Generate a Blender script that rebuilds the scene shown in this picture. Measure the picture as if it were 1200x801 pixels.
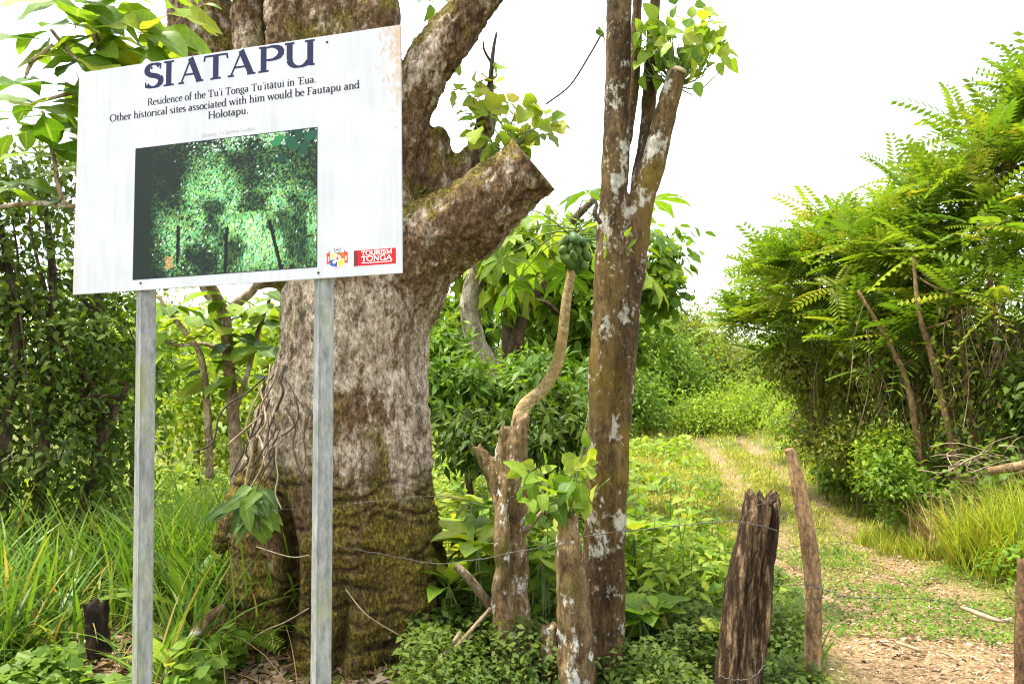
import bpy, bmesh, math, random
import numpy as np
from mathutils import Vector, Matrix

for o in list(bpy.data.objects): bpy.data.objects.remove(o)
R = math.radians
SC = bpy.context.scene
COL = SC.collection
rnd = random.Random(7)

# ------------------------------------------------------------------ camera, sky, sun, exposure
F_PX, PITCH, CAM_H = 933.0, R(4.2), 1.65
cam = bpy.data.cameras.new('camera'); cam_o = bpy.data.objects.new('camera', cam); COL.objects.link(cam_o)
cam.sensor_width = 36.0; cam.lens = 36.0*F_PX/1200.0; cam.clip_start = .05; cam.clip_end = 2000
cam_o.location = (0, 0, CAM_H); cam_o.rotation_euler = (R(90)+PITCH, 0, 0)
cam.dof.use_dof = True; cam.dof.focus_distance = 4.2; cam.dof.aperture_fstop = 16.0
SC.camera = cam_o

SUN_EL, SUN_AZ = R(68), R(-86)          # azimuth measured clockwise from +Y
w = bpy.data.worlds.new('World'); SC.world = w; w.use_nodes = True
nt = w.node_tree; nt.nodes.clear()
wo = nt.nodes.new('ShaderNodeOutputWorld'); bg = nt.nodes.new('ShaderNodeBackground')
sky = nt.nodes.new('ShaderNodeTexSky'); sky.sky_type = 'NISHITA'; sky.sun_disc = False
sky.sun_elevation = SUN_EL; sky.sun_rotation = SUN_AZ; sky.air_density = 1.0; sky.dust_density = 3.0; sky.ozone_density = 1.0
tcw = nt.nodes.new('ShaderNodeTexCoord'); mpw = nt.nodes.new('ShaderNodeMapping'); mpw.inputs['Scale'].default_value = (1, 1, 2.2)
nzw = nt.nodes.new('ShaderNodeTexNoise'); nzw.inputs['Scale'].default_value = 2.2; nzw.inputs['Detail'].default_value = 6
crw = nt.nodes.new('ShaderNodeValToRGB'); crw.color_ramp.elements[0].position = .40; crw.color_ramp.elements[0].color = (.40,)*3+(1,)
crw.color_ramp.elements[1].position = .58; crw.color_ramp.elements[1].color = (1, 1, 1, 1)
mxw = nt.nodes.new('ShaderNodeMix'); mxw.data_type = 'RGBA'
mxw.inputs[7].default_value = (8.6, 8.8, 9.1, 1)
nt.links.new(tcw.outputs['Generated'], mpw.inputs['Vector']); nt.links.new(mpw.outputs[0], nzw.inputs['Vector'])
nt.links.new(nzw.outputs['Fac'], crw.inputs[0]); nt.links.new(crw.outputs[0], mxw.inputs[0])
nt.links.new(sky.outputs[0], mxw.inputs[6]); nt.links.new(mxw.outputs[2], bg.inputs['Color'])
bg.inputs['Strength'].default_value = .15
nt.links.new(bg.outputs[0], wo.inputs[0])
sun = bpy.data.lights.new('sun', 'SUN'); sun.energy = 4.3; sun.angle = R(6); sun.color = (1, .94, .80)
sun_o = bpy.data.objects.new('sun', sun); COL.objects.link(sun_o)
sd = Vector((math.sin(SUN_AZ)*math.cos(SUN_EL), math.cos(SUN_AZ)*math.cos(SUN_EL), math.sin(SUN_EL)))
sun_o.rotation_euler = sd.to_track_quat('Z', 'Y').to_euler(); sun_o.location = sd*60
SC.view_settings.view_transform = 'Standard'; SC.view_settings.look = 'None'
SC.view_settings.exposure = 1.38; SC.view_settings.gamma = 1.0
SC.cycles.use_denoising = True; SC.cycles.pixel_filter_type = 'BLACKMAN_HARRIS'; SC.cycles.filter_width = 1.15
SC.cycles.max_bounces = 8; SC.cycles.diffuse_bounces = 4; SC.cycles.glossy_bounces = 2
SC.cycles.transmission_bounces = 5; SC.cycles.transparent_max_bounces = 4
SC.cycles.caustics_reflective = False; SC.cycles.caustics_refractive = False

# ------------------------------------------------------------------ helpers
CP, SP = math.cos(PITCH), math.sin(PITCH)
def P(px, py, Y):
    "point of the place that the photograph shows at (px, py), at the measured forward distance Y"
    u, v = (px-600)/F_PX, (400.5-py)/F_PX
    d = np.array([u, CP - v*SP, SP + v*CP])
    return np.array([0, 0, CAM_H]) + d*(Y/d[1])

def _h(ix, iy, iz, s):
    n = (ix*374761393 + iy*668265263 + iz*2147483647 + s*974711) & 0xffffffff
    n = ((n ^ (n >> 13))*1274126177) & 0xffffffff
    return ((n ^ (n >> 16)) & 0xffff)/65535.0
def vn(p, s=0):
    p = np.asarray(p, float); i = np.floor(p).astype(np.int64); f = p-i; f = f*f*(3-2*f)
    r = 0
    for a in (0, 1):
        for b in (0, 1):
            for c in (0, 1):
                wgt = (f[:, 0] if a else 1-f[:, 0])*(f[:, 1] if b else 1-f[:, 1])*(f[:, 2] if c else 1-f[:, 2])
                r = r + wgt*_h(i[:, 0]+a, i[:, 1]+b, i[:, 2]+c, s)
    return r
def fbm(p, o=3, s=0):
    r = 0; a = .5; t = 0; p = np.asarray(p, float)
    for k in range(o):
        r = r+a*vn(p, s+k*17); t += a; a *= .5; p = p*2.03+7.1
    return r/t
def unit(a): return a/np.maximum(np.linalg.norm(a, axis=-1, keepdims=True), 1e-9)

def mesh_np(name, V, Fs, mat=None, smooth=False, attrs=None):
    me = bpy.data.meshes.new(name); V = np.asarray(V, np.float32)
    if isinstance(Fs, np.ndarray): Fs = [Fs]
    Fs = [np.asarray(f, np.int32) for f in Fs if len(f)]
    me.vertices.add(len(V)); me.vertices.foreach_set('co', V.ravel())
    nl = sum(f.size for f in Fs); npoly = sum(len(f) for f in Fs)
    me.loops.add(nl); me.polygons.add(npoly)
    me.loops.foreach_set('vertex_index', np.concatenate([f.ravel() for f in Fs]))
    st = []; b = 0
    for f in Fs:
        st.append(b+np.arange(len(f))*f.shape[1]); b += f.size
    me.polygons.foreach_set('loop_start', np.concatenate(st).astype(np.int32))
    if smooth: me.polygons.foreach_set('use_smooth', np.ones(npoly, bool))
    for k, a in (attrs or {}).items():
        a = np.asarray(a, np.float32)
        if a.ndim == 1:
            at = me.attributes.new(k, 'FLOAT', 'POINT'); at.data.foreach_set('value', a)
        else:
            at = me.attributes.new(k, 'FLOAT_COLOR', 'POINT')
            at.data.foreach_set('color', np.concatenate([a, np.ones((len(a), 1), np.float32)], 1).ravel())
    me.update(calc_edges=True)
    if mat: me.materials.append(mat)
    return me
def link(name, data, parent=None, label=None, cat=None, group=None, kind=None):
    o = bpy.data.objects.new(name, data); COL.objects.link(o)
    if parent: o.parent = parent
    if label: o['label'] = label
    if cat: o['category'] = cat
    if group: o['group'] = group
    if kind: o['kind'] = kind
    return o
def thing(name, label, cat, base, group=None, kind=None):
    o = link(name, None, None, label, cat, group, kind); o.location = Vector(base); o.empty_display_size = .1
    return o
def base_of(root):
    b = np.zeros(3)
    while root is not None:
        b = b+np.array(root.location); root = root.parent
    return b
def part(name, V, Fs, root, mat, smooth=True, attrs=None, kind=None, label=None):
    V = np.asarray(V, float) - (base_of(root) if root else 0)
    return link(name, mesh_np(name, V, Fs, mat, smooth, attrs), root, label=label, kind=kind)

class MB:
    def __init__(s): s.V = []; s.F = []; s.n = 0; s.A = []
    def add(s, V, Fc, a=None):
        s.V.append(np.asarray(V, float)); s.F += [tuple(int(i)+s.n for i in f) for f in Fc]; s.n += len(V)
        if a is not None: s.A.append(np.full(len(V), a))
    def get(s):
        by = {}
        for f in s.F: by.setdefault(len(f), []).append(f)
        return np.concatenate(s.V), [np.array(v) for v in by.values()]
    def part(s, name, root, mat, smooth=True, kind=None, label=None):
        V, Fs = s.get(); return part(name, V, Fs, root, mat, smooth, kind=kind, label=label)

def smooth_path(pts, n):
    pts = np.asarray(pts, float)
    if len(pts) < 3:
        t = np.linspace(0, 1, n)[:, None]; return pts[0]*(1-t)+pts[-1]*t
    ext = np.vstack([2*pts[0]-pts[1], pts, 2*pts[-1]-pts[-2]]); out = []
    T = np.linspace(0, len(pts)-1-1e-6, n)
    for t in T:
        i = int(t); f = t-i; a, b, c, d = ext[i:i+4]
        out.append(.5*((2*b)+(-a+c)*f+(2*a-5*b+4*c-d)*f*f+(-a+3*b-3*c+d)*f**3))
    return np.array(out)
def tube(mb, pts, rad, ns=8, n=None, jit=0, cap=True, seed=0, jag=0):
    "pts (k,3), rad per point; resampled smoothly"
    pts = np.asarray(pts, float); rad = np.asarray(rad, float)*np.ones(len(pts))
    n = n or max(2, len(pts)*3)
    Q = smooth_path(np.column_stack([pts, rad]), n); Pn = Q[:, :3]; r = np.maximum(Q[:, 3], 1e-4)
    T = unit(np.gradient(Pn, axis=0)); ref = np.array([1., 0, 0]) if abs(T[0][0]) < .9 else np.array([0, 1., 0])
    u = unit(np.cross(T[0], ref)); V = []; rs = np.random.RandomState(seed)
    for i in range(n):
        u = unit(u - T[i]*np.dot(u, T[i])); v = np.cross(T[i], u)
        a = np.arange(ns)*2*np.pi/ns
        rr = r[i]*(1+jit*rs.randn(ns))
        ring = Pn[i]+np.outer(np.cos(a)*rr, u)+np.outer(np.sin(a)*rr, v)
        if jag and i == n-1: ring = ring+np.outer(rs.rand(ns)*jag, T[i])
        V.append(ring)
    V = np.vstack(V); Fc = []
    for i in range(n-1):
        for k in range(ns):
            k2 = (k+1) % ns; Fc.append((i*ns+k, i*ns+k2, (i+1)*ns+k2, (i+1)*ns+k))
    if cap:
        V = np.vstack([V, Pn[0], Pn[-1]]); c0 = n*ns; c1 = c0+1
        for k in range(ns):
            k2 = (k+1) % ns; Fc.append((c0, k2, k)); Fc.append((c1, (n-1)*ns+k, (n-1)*ns+k2))
    mb.add(V, Fc)
def pxtube(mb, L, ns=10, **k):
    "L: (px, py, Y, radius in photo pixels)"
    tube(mb, [P(a, b, c) for a, b, c, d in L], [d*c/F_PX for a, b, c, d in L], ns=ns, **k)

# ------------------------------------------------------------------ materials
def newmat(name):
    m = bpy.data.materials.new(name); m.use_nodes = True; n = m.node_tree; n.nodes.clear()
    out = n.nodes.new('ShaderNodeOutputMaterial'); b = n.nodes.new('ShaderNodeBsdfPrincipled'); n.links.new(b.outputs[0], out.inputs[0])
    return m, n, b, out
def ramp(n, src, stops):
    r = n.nodes.new('ShaderNodeValToRGB'); cr = r.color_ramp
    while len(cr.elements) < len(stops): cr.elements.new(.5)
    for e, (p, c) in zip(cr.elements, stops): e.position = p; e.color = tuple(c)[:3]+(1,)
    n.links.new(src, r.inputs[0]); return r.outputs[0]
def noise(n, scale, detail=4, vec=(1, 1, 1), rough=.55, coord='Object'):
    tc = n.nodes.new('ShaderNodeTexCoord'); mp = n.nodes.new('ShaderNodeMapping'); mp.inputs['Scale'].default_value = vec
    t = n.nodes.new('ShaderNodeTexNoise'); t.inputs['Scale'].default_value = scale; t.inputs['Detail'].default_value = detail; t.inputs['Roughness'].default_value = rough
    n.links.new(tc.outputs[coord], mp.inputs[0]); n.links.new(mp.outputs[0], t.inputs['Vector']); return t.outputs['Fac']
def mixc(n, fac, a, b, mode='MIX'):
    m = n.nodes.new('ShaderNodeMix'); m.data_type = 'RGBA'; m.blend_type = mode
    for i, x in ((0, fac), (6, a), (7, b)):
        if hasattr(x, 'is_output'): n.links.new(x, m.inputs[i])
        elif i == 0: m.inputs[0].default_value = x
        else: m.inputs[i].default_value = tuple(x)[:3]+(1,)
    return m.outputs[2]
def mth(n, op, a, b=None):
    m = n.nodes.new('ShaderNodeMath'); m.operation = op
    for i, x in ((0, a), (1, b)):
        if x is None: continue
        if hasattr(x, 'is_output'): n.links.new(x, m.inputs[i])
        else: m.inputs[i].default_value = x
    return m.outputs[0]
def attr(n, name, out='Fac'):
    a = n.nodes.new('ShaderNodeAttribute'); a.attribute_name = name; return a.outputs[out]
def bump(n, b, h, st=.4, dist=.01):
    k = n.nodes.new('ShaderNodeBump'); k.inputs['Strength'].default_value = st; k.inputs['Distance'].default_value = dist
    n.links.new(h, k.inputs['Height']); n.links.new(k.outputs[0], b.inputs['Normal'])
def plain(name, c, rough=.8, var=.25, sc=12, vec=(1, 1, 1), metal=0, bst=0):
    m, n, b, o = newmat(name); f = noise(n, sc, 4, vec)
    n.links.new(ramp(n, f, [(.3, [x*(1-var) for x in c]), (.7, [min(1, x*(1+var)) for x in c])]), b.inputs['Base Color'])
    b.inputs['Roughness'].default_value = rough; b.inputs['Metallic'].default_value = metal
    if bst: bump(n, b, f, bst)
    return m
LG = (1.5, 1.32, .95)
def leafmat(name, stops, src='v', trans=.40, rough=.48, spec=.2, rib=False, tcol=None):
    "stops: colours over a per-leaf value; the leaf lets light through"
    m, n, b, out = newmat(name); lg = (1, 1, 1) if name in ('straw', 'litter') else LG; stops = [(q[0]*lg[0], q[1]*lg[1], q[2]*lg[2]) for q in stops]
    if src == 'v': v = attr(n, 'v')
    else:
        oi = n.nodes.new('ShaderNodeObjectInfo'); v = oi.outputs['Random']
    c = ramp(n, v, [(i/(len(stops)-1), s) for i, s in enumerate(stops)])
    nz = noise(n, 18 if rib else 3, 3)
    c = mixc(n, .45, c, ramp(n, nz, [(.35, (.55, .55, .55)), (.65, (1.25, 1.25, 1.1))]), 'MULTIPLY')
    if rib:
        rb = attr(n, 'rib'); k = ramp(n, rb, [(0, (1, 1, 1)), (.12, (0, 0, 0))])
        c = mixc(n, mth(n, 'MULTIPLY', k, .55), c, (.30, .36, .12))
    n.links.new(c, b.inputs['Base Color']); b.inputs['Roughness'].default_value = rough
    b.inputs['Specular IOR Level'].default_value = spec
    t = n.nodes.new('ShaderNodeBsdfTranslucent'); ms = n.nodes.new('ShaderNodeMixShader'); ms.inputs[0].default_value = trans
    tc = mixc(n, 1.0, c, tcol or (1.5, 1.45, .6), 'MULTIPLY')
    n.links.new(tc, t.inputs['Color']); n.links.new(b.outputs[0], ms.inputs[1]); n.links.new(t.outputs[0], ms.inputs[2]); n.links.new(ms.outputs[0], out.inputs[0])
    return m
def barkmat(name, dark, mid, pale, moss, sc=14, vec=(1, 1, .35), moss_pos=.55, lichen=.62, lichen_col=(.62, .60, .55), lsc=7, bst=.8, rough=.9):
    m, n, b, o = newmat(name)
    f = noise(n, sc, 8, vec, .72); g = noise(n, sc*.3, 5, (1, 1, .6), .6); h = noise(n, lsc, 5, (1, 1, .7), .55); k = noise(n, 55, 6, (1, 1, .6), .7); w_ = noise(n, 4, 4, (1, 1, .5))
    c = ramp(n, f, [(.34, dark), (.5, mid), (.66, pale)])
    c = mixc(n, .8, c, ramp(n, k, [(.34, (.35, .33, .30)), (.5, (.95, .95, .95)), (.66, (1.6, 1.55, 1.45))]), 'MULTIPLY')
    c = mixc(n, ramp(n, g, [(moss_pos, (0, 0, 0)), (moss_pos+.14, (.8,)*3)]), c, mixc(n, k, moss, [x*.45 for x in moss]))
    c = mixc(n, .6, c, ramp(n, w_, [(.36, (.5, .48, .45)), (.6, (1.15, 1.12, 1.08))]), 'MULTIPLY')
    lf = mth(n, 'ADD', h, mth(n, 'MULTIPLY', mth(n, 'SUBTRACT', k, .5), .35))
    ck = noise(n, sc*.9, 5, (1, 1, max(vec[2], .3)), .6); ck = mth(n, 'ABSOLUTE', mth(n, 'SUBTRACT', ck, .5))
    c = mixc(n, ramp(n, ck, [(.0, (.6,)*3), (.022, (0, 0, 0))]), c, [x*.5 for x in dark])
    l2 = mth(n, 'ADD', noise(n, lsc*3.2, 4, (1, 1, .8), .55), mth(n, 'MULTIPLY', mth(n, 'SUBTRACT', h, .5), .5))
    c = mixc(n, ramp(n, l2, [(lichen+.03, (0, 0, 0)), (lichen+.10, (.6,)*3)]), c, [x*.8 for x in lichen_col])
    c = mixc(n, ramp(n, lf, [(lichen-.01, (0, 0, 0)), (lichen+.06, (.85,)*3)]), c, mixc(n, ramp(n, k, [(.4, (0,)*3), (.6, (1,)*3)]), [x*.6 for x in lichen_col], lichen_col))
    n.links.new(c, b.inputs['Base Color']); b.inputs['Roughness'].default_value = rough; b.inputs['Specular IOR Level'].default_value = .2
    bump(n, b, mth(n, 'ADD', f, mth(n, 'MULTIPLY', k, .5)), bst, .014); return m

G = lambda r, g, b: (r, g, b)
M = {}
M['leaf_dark'] = leafmat('leaf_dark', [G(.018, .040, .010), G(.035, .075, .015), G(.075, .12, .022), G(.06, .11, .03)], trans=.35, rough=.6)
M['leaf_mid'] = leafmat('leaf_mid', [G(.035, .085, .012), G(.06, .13, .018), G(.10, .19, .025), G(.15, .22, .035)])
M['leaf_light'] = leafmat('leaf_light', [G(.06, .13, .018), G(.10, .19, .022), G(.17, .26, .03), G(.24, .28, .045)])
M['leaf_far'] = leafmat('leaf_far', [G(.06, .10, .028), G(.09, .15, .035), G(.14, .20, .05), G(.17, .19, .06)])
M['leaf_olive'] = leafmat('leaf_olive', [G(.045, .07, .014), G(.075, .115, .02), G(.12, .16, .028), G(.19, .15, .05)])
M['grass_deep'] = leafmat('grass_deep', [G(.035, .09, .012), G(.06, .14, .02), G(.10, .19, .03), G(.22, .20, .07)], trans=.35, rough=.38)
M['grass_light'] = leafmat('grass_light', [G(.10, .17, .02), G(.16, .24, .025), G(.23, .27, .035), G(.30, .26, .09)], trans=.35)
M['grass_path'] = leafmat('grass_path', [G(.09, .15, .02), G(.16, .22, .03), G(.24, .25, .05), G(.33, .26, .11)], trans=.3)
M['straw'] = leafmat('straw', [G(.16, .10, .045), G(.28, .19, .09), G(.40, .30, .16), G(.22, .16, .08)], trans=.15, rough=.7)
M['litter'] = leafmat('litter', [G(.10, .055, .028), G(.20, .12, .065), G(.34, .22, .13), G(.50, .40, .30)], trans=.1, rough=.8)
M['big_leaf'] = leafmat('big_leaf', [G(.045, .11, .012), G(.07, .15, .018), G(.11, .20, .024), G(.15, .23, .03)], src='o', rib=True, trans=.45)
M['big_leaf_bright'] = leafmat('big_leaf_bright', [G(.08, .17, .02), G(.12, .22, .025), G(.17, .26, .03), G(.20, .25, .045)], src='o', rib=True, trans=.42)
M['big_leaf_deep'] = leafmat('big_leaf_deep', [G(.03, .075, .015), G(.045, .10, .02), G(.07, .14, .025), G(.10, .18, .03)], src='o', rib=True, trans=.3, rough=.45, spec=.25)
M['leaf_yellow'] = leafmat('leaf_yellow', [G(.12, .20, .025), G(.16, .23, .03), G(.20, .25, .035), G(.25, .25, .045)], src='o', rib=True, trans=.42)
M['frond'] = leafmat('frond', [G(.06, .13, .018), G(.09, .18, .02), G(.14, .22, .025), G(.21, .24, .04)], src='o', trans=.4)
M['frond_v'] = leafmat('frond_v', [G(.055, .12, .016), G(.085, .17, .02), G(.13, .21, .025), G(.20, .22, .04)], trans=.4)
M['twig'] = plain('twig', (.13, .085, .045), .9, .4, 20)
M['twig_dark'] = plain('twig_dark', (.055, .038, .025), .9, .4, 20)
M['twig_pale'] = plain('twig_pale', (.30, .23, .14), .85, .35, 16)
M['green_stem'] = plain('green_stem', (.10, .15, .03), .6, .3, 15)
M['wire'] = plain('wire', (.10, .085, .075), .6, .4, 40, metal=.6)
M['bark_dark'] = barkmat('bark_dark', G(.03, .022, .014), G(.07, .05, .03), G(.14, .10, .06), G(.07, .07, .015), lichen=.8)
M['bark_brown'] = barkmat('bark_brown', G(.06, .035, .018), G(.15, .09, .045), G(.26, .17, .09), G(.12, .10, .02), lichen=.72)
M['bark_pale'] = barkmat('bark_pale', G(.14, .10, .07), G(.34, .28, .22), G(.55, .50, .42), G(.14, .12, .03), lichen=.66)
M['bark_twin'] = barkmat('bark_twin', G(.024, .014, .007), G(.085, .052, .022), G(.18, .125, .065), G(.15, .10, .016), sc=11, vec=(1, 1, .22), moss_pos=.46, lichen=.585, lichen_col=(.43, .41, .34), lsc=8.5, bst=.4)
M['bark_stub'] = barkmat('bark_stub', G(.06, .035, .016), G(.17, .11, .05), G(.30, .23, .14), G(.16, .13, .025), sc=16, moss_pos=.5, lichen=.60, lsc=9)
M['bark_post'] = barkmat('bark_post', G(.005, .003, .002), G(.05, .028, .012), G(.36, .25, .14), G(.05, .04, .012), sc=22, vec=(1, 1, .10), moss_pos=.6, lichen=.9, bst=1.0)
M['bark_pole'] = barkmat('bark_pole', G(.09, .055, .03), G(.24, .15, .075), G(.40, .28, .16), G(.13, .09, .03), sc=18, vec=(1, 1, .2), moss_pos=.62, lichen=.8)
M['bark_grey'] = barkmat('bark_grey', G(.10, .07, .045), G(.25, .18, .11), G(.42, .34, .24), G(.16, .13, .03), sc=15)
M['cut_wood'] = plain('cut_wood', (.42, .33, .22), .85, .35, 9)
M['galv'] = None

# ------------------------------------------------------------------ terrain
PATH_X = lambda y: 1.78+.198*np.minimum(y, 60)-.0065*np.clip(np.asarray(y, float)-15, 0, 30)**2
def ground_z(x, y):
    x = np.asarray(x, float); y = np.asarray(y, float)
    q = np.column_stack([x.ravel(), y.ravel(), 0*x.ravel()])
    s = np.clip(y-10, 0, None); z = 3.6*(1-np.exp(-.0011*s*s))
    d = x-PATH_X(y)
    bank = np.clip((d-1.0)/1.9, 0, 1); z = z+.62*bank*bank*(3-2*bank)*np.clip((y-4.5)/2.5, 0, 1)*np.clip((40-y)/20, 0, 1)
    lf = np.clip((-d-1.1)/3, 0, 1); z = z+.10*lf
    n1 = (fbm(q*.55, 3, 3).reshape(x.shape)-.5)*.22; n2 = (fbm(q*4.5, 2, 9).reshape(x.shape)-.5)*.05
    near = np.clip(1-np.abs(d)/1.2, 0, 1)
    rut = -(.05*np.exp(-((np.abs(d)-.55)/.2)**2))*(near > 0)
    return z+n1*(1-.6*near)+n2+rut
def gz(x, y): return float(ground_z(np.array([x]), np.array([y]))[0])
def axis(lo, hi, st, far):
    a = list(np.arange(lo, hi, st)); s = st; v = lo
    while v > -far: s *= 1.35; v -= s; a.insert(0, v)
    s = st; v = a[-1]
    while v < far: s *= 1.35; v += s; a.append(v)
    return np.array(a)
ax = axis(-4.5, 8.5, .11, 500); ay = axis(3.0, 17, .11, 700)
GX, GY = np.meshgrid(ax, ay); GZ = ground_z(GX, GY)
Vg = np.column_stack([GX.ravel(), GY.ravel(), GZ.ravel()])
nx, ny = len(ax), len(ay); ii, jj = np.meshgrid(np.arange(nx-1), np.arange(ny-1)); k0 = (jj*nx+ii).ravel()
Fg = np.column_stack([k0, k0+1, k0+nx+1, k0+nx])
dd = Vg[:, 0]-PATH_X(Vg[:, 1])
nzp = fbm(np.column_stack([Vg[:, :2]*1.7, 0*dd]), 4, 21)
rutm = np.exp(-((np.abs(dd)-.55)/.34)**2)
fore = np.clip((8.6-Vg[:, 1])/2.6, 0, 1)*np.clip(1.3-np.abs(dd), 0, 1)
rutm = rutm*np.where(Vg[:, 1] > 9, .86, 1)
dirt = np.clip((np.maximum(rutm*.9, fore*1.05)-.25)*1.6 + (nzp-.5)*1.9, 0, 1)*(np.abs(dd) < 1.7)
def groundmat():
    m, n, b, o = newmat('ground')
    d = attr(n, 'dirt'); f = noise(n, 1.1, 5); s = noise(n, 26, 5, rough=.7); l = noise(n, 70, 2, (1, .45, 1))
    soil = ramp(n, s, [(.32, (.085, .048, .025)), (.48, (.19, .120, .062)), (.60, (.28, .195, .11)), (.72, (.40, .31, .20))])
    soil = mixc(n, ramp(n, l, [(.60, (0, 0, 0)), (.66, (1, 1, 1))]), soil, (.44, .33, .21))
    gr = ramp(n, f, [(.3, (.055, .060, .018)), (.5, (.11, .125, .03)), (.7, (.17, .165, .05))])
    gr = mixc(n, .5, gr, ramp(n, s, [(.35, (.4, .4, .4)), (.65, (1.4, 1.4, 1.3))]), 'MULTIPLY')
    n.links.new(mixc(n, d, gr, soil), b.inputs['Base Color']); b.inputs['Roughness'].default_value = .95; b.inputs['Specular IOR Level'].default_value = .1
    bump(n, b, s, .8, .02); return m
M['ground'] = groundmat()
fc = Vg[Fg].mean(1); fd = fc[:, 0]-PATH_X(fc[:, 1])
on = (np.abs(fd+(fbm(np.column_stack([fc[:, :2]*.8, 0*fd]), 2, 5)-.5)*.7) < 1.05) & (fc[:, 1] > -30) & (fc[:, 1] < 48)
for nm, sel in (('ground', ~on), ('dirt_path', on)):
    use = np.unique(Fg[sel]); mp = np.full(len(Vg), -1); mp[use] = np.arange(len(use))
    link(nm, mesh_np(nm, Vg[use], mp[Fg[sel]], M['ground'], True, {'dirt': dirt[use]}), kind='structure')

# ------------------------------------------------------------------ leaves and grass
TPL = {
 'leaf': (np.array([(0, 0, 0), (-.5, .42, .07), (.5, .42, .07), (0, .5, 0), (0, 1, -.12)]), np.array([(0, 3, 1), (0, 2, 3), (1, 3, 4), (3, 2, 4)])),
 'round': (np.array([(0, 0, 0), (-.42, .18, .05), (.42, .18, .05), (-.5, .6, .03), (.5, .6, .03), (0, 1, -.1), (0, .5, -.02)]), np.array([(0, 6, 1), (0, 2, 6), (1, 6, 3), (2, 4, 6), (3, 6, 5), (6, 4, 5)])),
 'tri': (np.array([(0, 0, 0), (-.5, .5, 0), (.5, .5, 0), (0, 1, -.1)]), np.array([(0, 2, 1), (1, 2, 3)])),
}
def pinnate(pairs=9, drop=.25, lw=.082, ll=.27):
    V = []; Fc = []
    def leaf(t, sx):
        y = t; z = -drop*t*t; L = ll*(1-.55*abs(t-.45)); b = np.array([0, y, z])
        d = np.array([sx*.9, .38, -.28]); d = d/np.linalg.norm(d); w_ = np.array([0, 1, 0])*lw/2
        k = len(V); V.extend([b, b+d*L*.5+w_, b+d*L*.5-w_, b+d*L]); Fc.append((k, k+1, k+3, k+2) if sx < 0 else (k, k+2, k+3, k+1))
    for i in range(pairs):
        t = .16+.82*i/(pairs-1)
        for s in (-1, 1): leaf(t, s)
    k = len(V)
    V += [np.array(v) for v in [(-.006, 0, 0), (.006, 0, 0), (.003, .5, -drop*.25), (-.003, .5, -drop*.25), (0, 1, -drop), (0, 1.12, -drop*1.2)]]
    Fc += [(k, k+1, k+2, k+3), (k+3, k+2, k+4, k+4)]
    Fc[-1] = (k+3, k+2, k+5, k+4)
    return np.array(V), np.array(Fc)
TPL['frond'] = pinnate()
def scatter(tpl, O, D, N, L, W):
    T, Fc = TPL[tpl]; O = np.asarray(O); n = len(O); k = len(T)
    D = unit(D); N = unit(N-D*np.sum(N*D, 1, keepdims=True)); S = np.cross(D, N)
    L = np.asarray(L)*np.ones(n); W = np.asarray(W)*np.ones(n)
    V = O[:, None]+D[:, None]*(T[None, :, 1:2]*L[:, None, None])+S[:, None]*(T[None, :, 0:1]*W[:, None, None])+N[:, None]*(T[None, :, 2:3]*L[:, None, None])
    Fs = (Fc[None]+(np.arange(n)*k)[:, None, None]).reshape(-1, Fc.shape[1])
    return V.reshape(-1, 3), Fs, k
def leaves_part(name, root, mat, O, D, N, L, W, v, tpl='leaf', kind='stuff'):
    V, Fs, k = scatter(tpl, O, D, N, L, W)
    return part(name, V, Fs, root, mat, False, {'v': np.repeat(np.clip(v, 0, 1), k)}, kind)
def crown_pts(rs, ells, ncl, per, spread, shell=.45, rough=.3):
    "leaf points in clumps through ellipsoids: returns centres, leaf positions, outward directions"
    E = np.array(ells, float); wt = np.prod(E[:, 3:], 1)**(2/3); wt /= wt.sum(); k = rs.choice(len(E), ncl, p=wt)
    d = unit(rs.randn(ncl, 3)); r = rs.rand(ncl)**shell*(1-rough*.5+rough*(fbm(d*2.2+k[:, None]*5, 2, 4)-.35)*2)
    C = E[k, :3]+d*r[:, None]*E[k, 3:]
    sz = .6+.8*rs.rand(ncl); idx = np.repeat(np.arange(ncl), per)
    O = C[idx]+rs.randn(len(idx), 3)*(spread*sz[idx])[:, None]*np.array([1, 1, .65])
    return C, O, d[idx], idx
def crown(name, root, mat, rs, ells, ncl, per, spread, L, W, tpl='leaf', droop=.35, shell=.45, rough=.3, up=.9, vb=0):
    C, O, d, idx = crown_pts(rs, ells, ncl, per, spread, shell, rough); n = len(O)
    D = d*.55+rs.randn(n, 3)*.65+np.array([0, 0, -droop]); N = np.array([0, 0, up])+d*.45+rs.randn(n, 3)*.45
    cv = rs.rand(ncl)*.5; v = cv[idx]+rs.rand(n)*.5+vb
    s = .65+.7*rs.rand(n)
    leaves_part(name, root, mat, O, D, N, L*s, W*s, v, tpl); return C
def branches(name, root, mat, rs, start, C, count, r0, ns=5, split=True, kind=None):
    "limbs from points of the stem to clumps; each limb a mesh of its own"
    start = np.atleast_2d(start); pick = rs.choice(len(C), min(count, len(C)), replace=False)
    for c in C[pick]:
        a = start[rs.randint(len(start))]; m = (a+c)/2+rs.randn(3)*.10*np.linalg.norm(c-a)+np.array([0, 0, .06])
        mb = MB(); tube(mb, [a, m, c], [r0, r0*.6, r0*.2], ns, 6); mb.part(name, root, mat)
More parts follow.
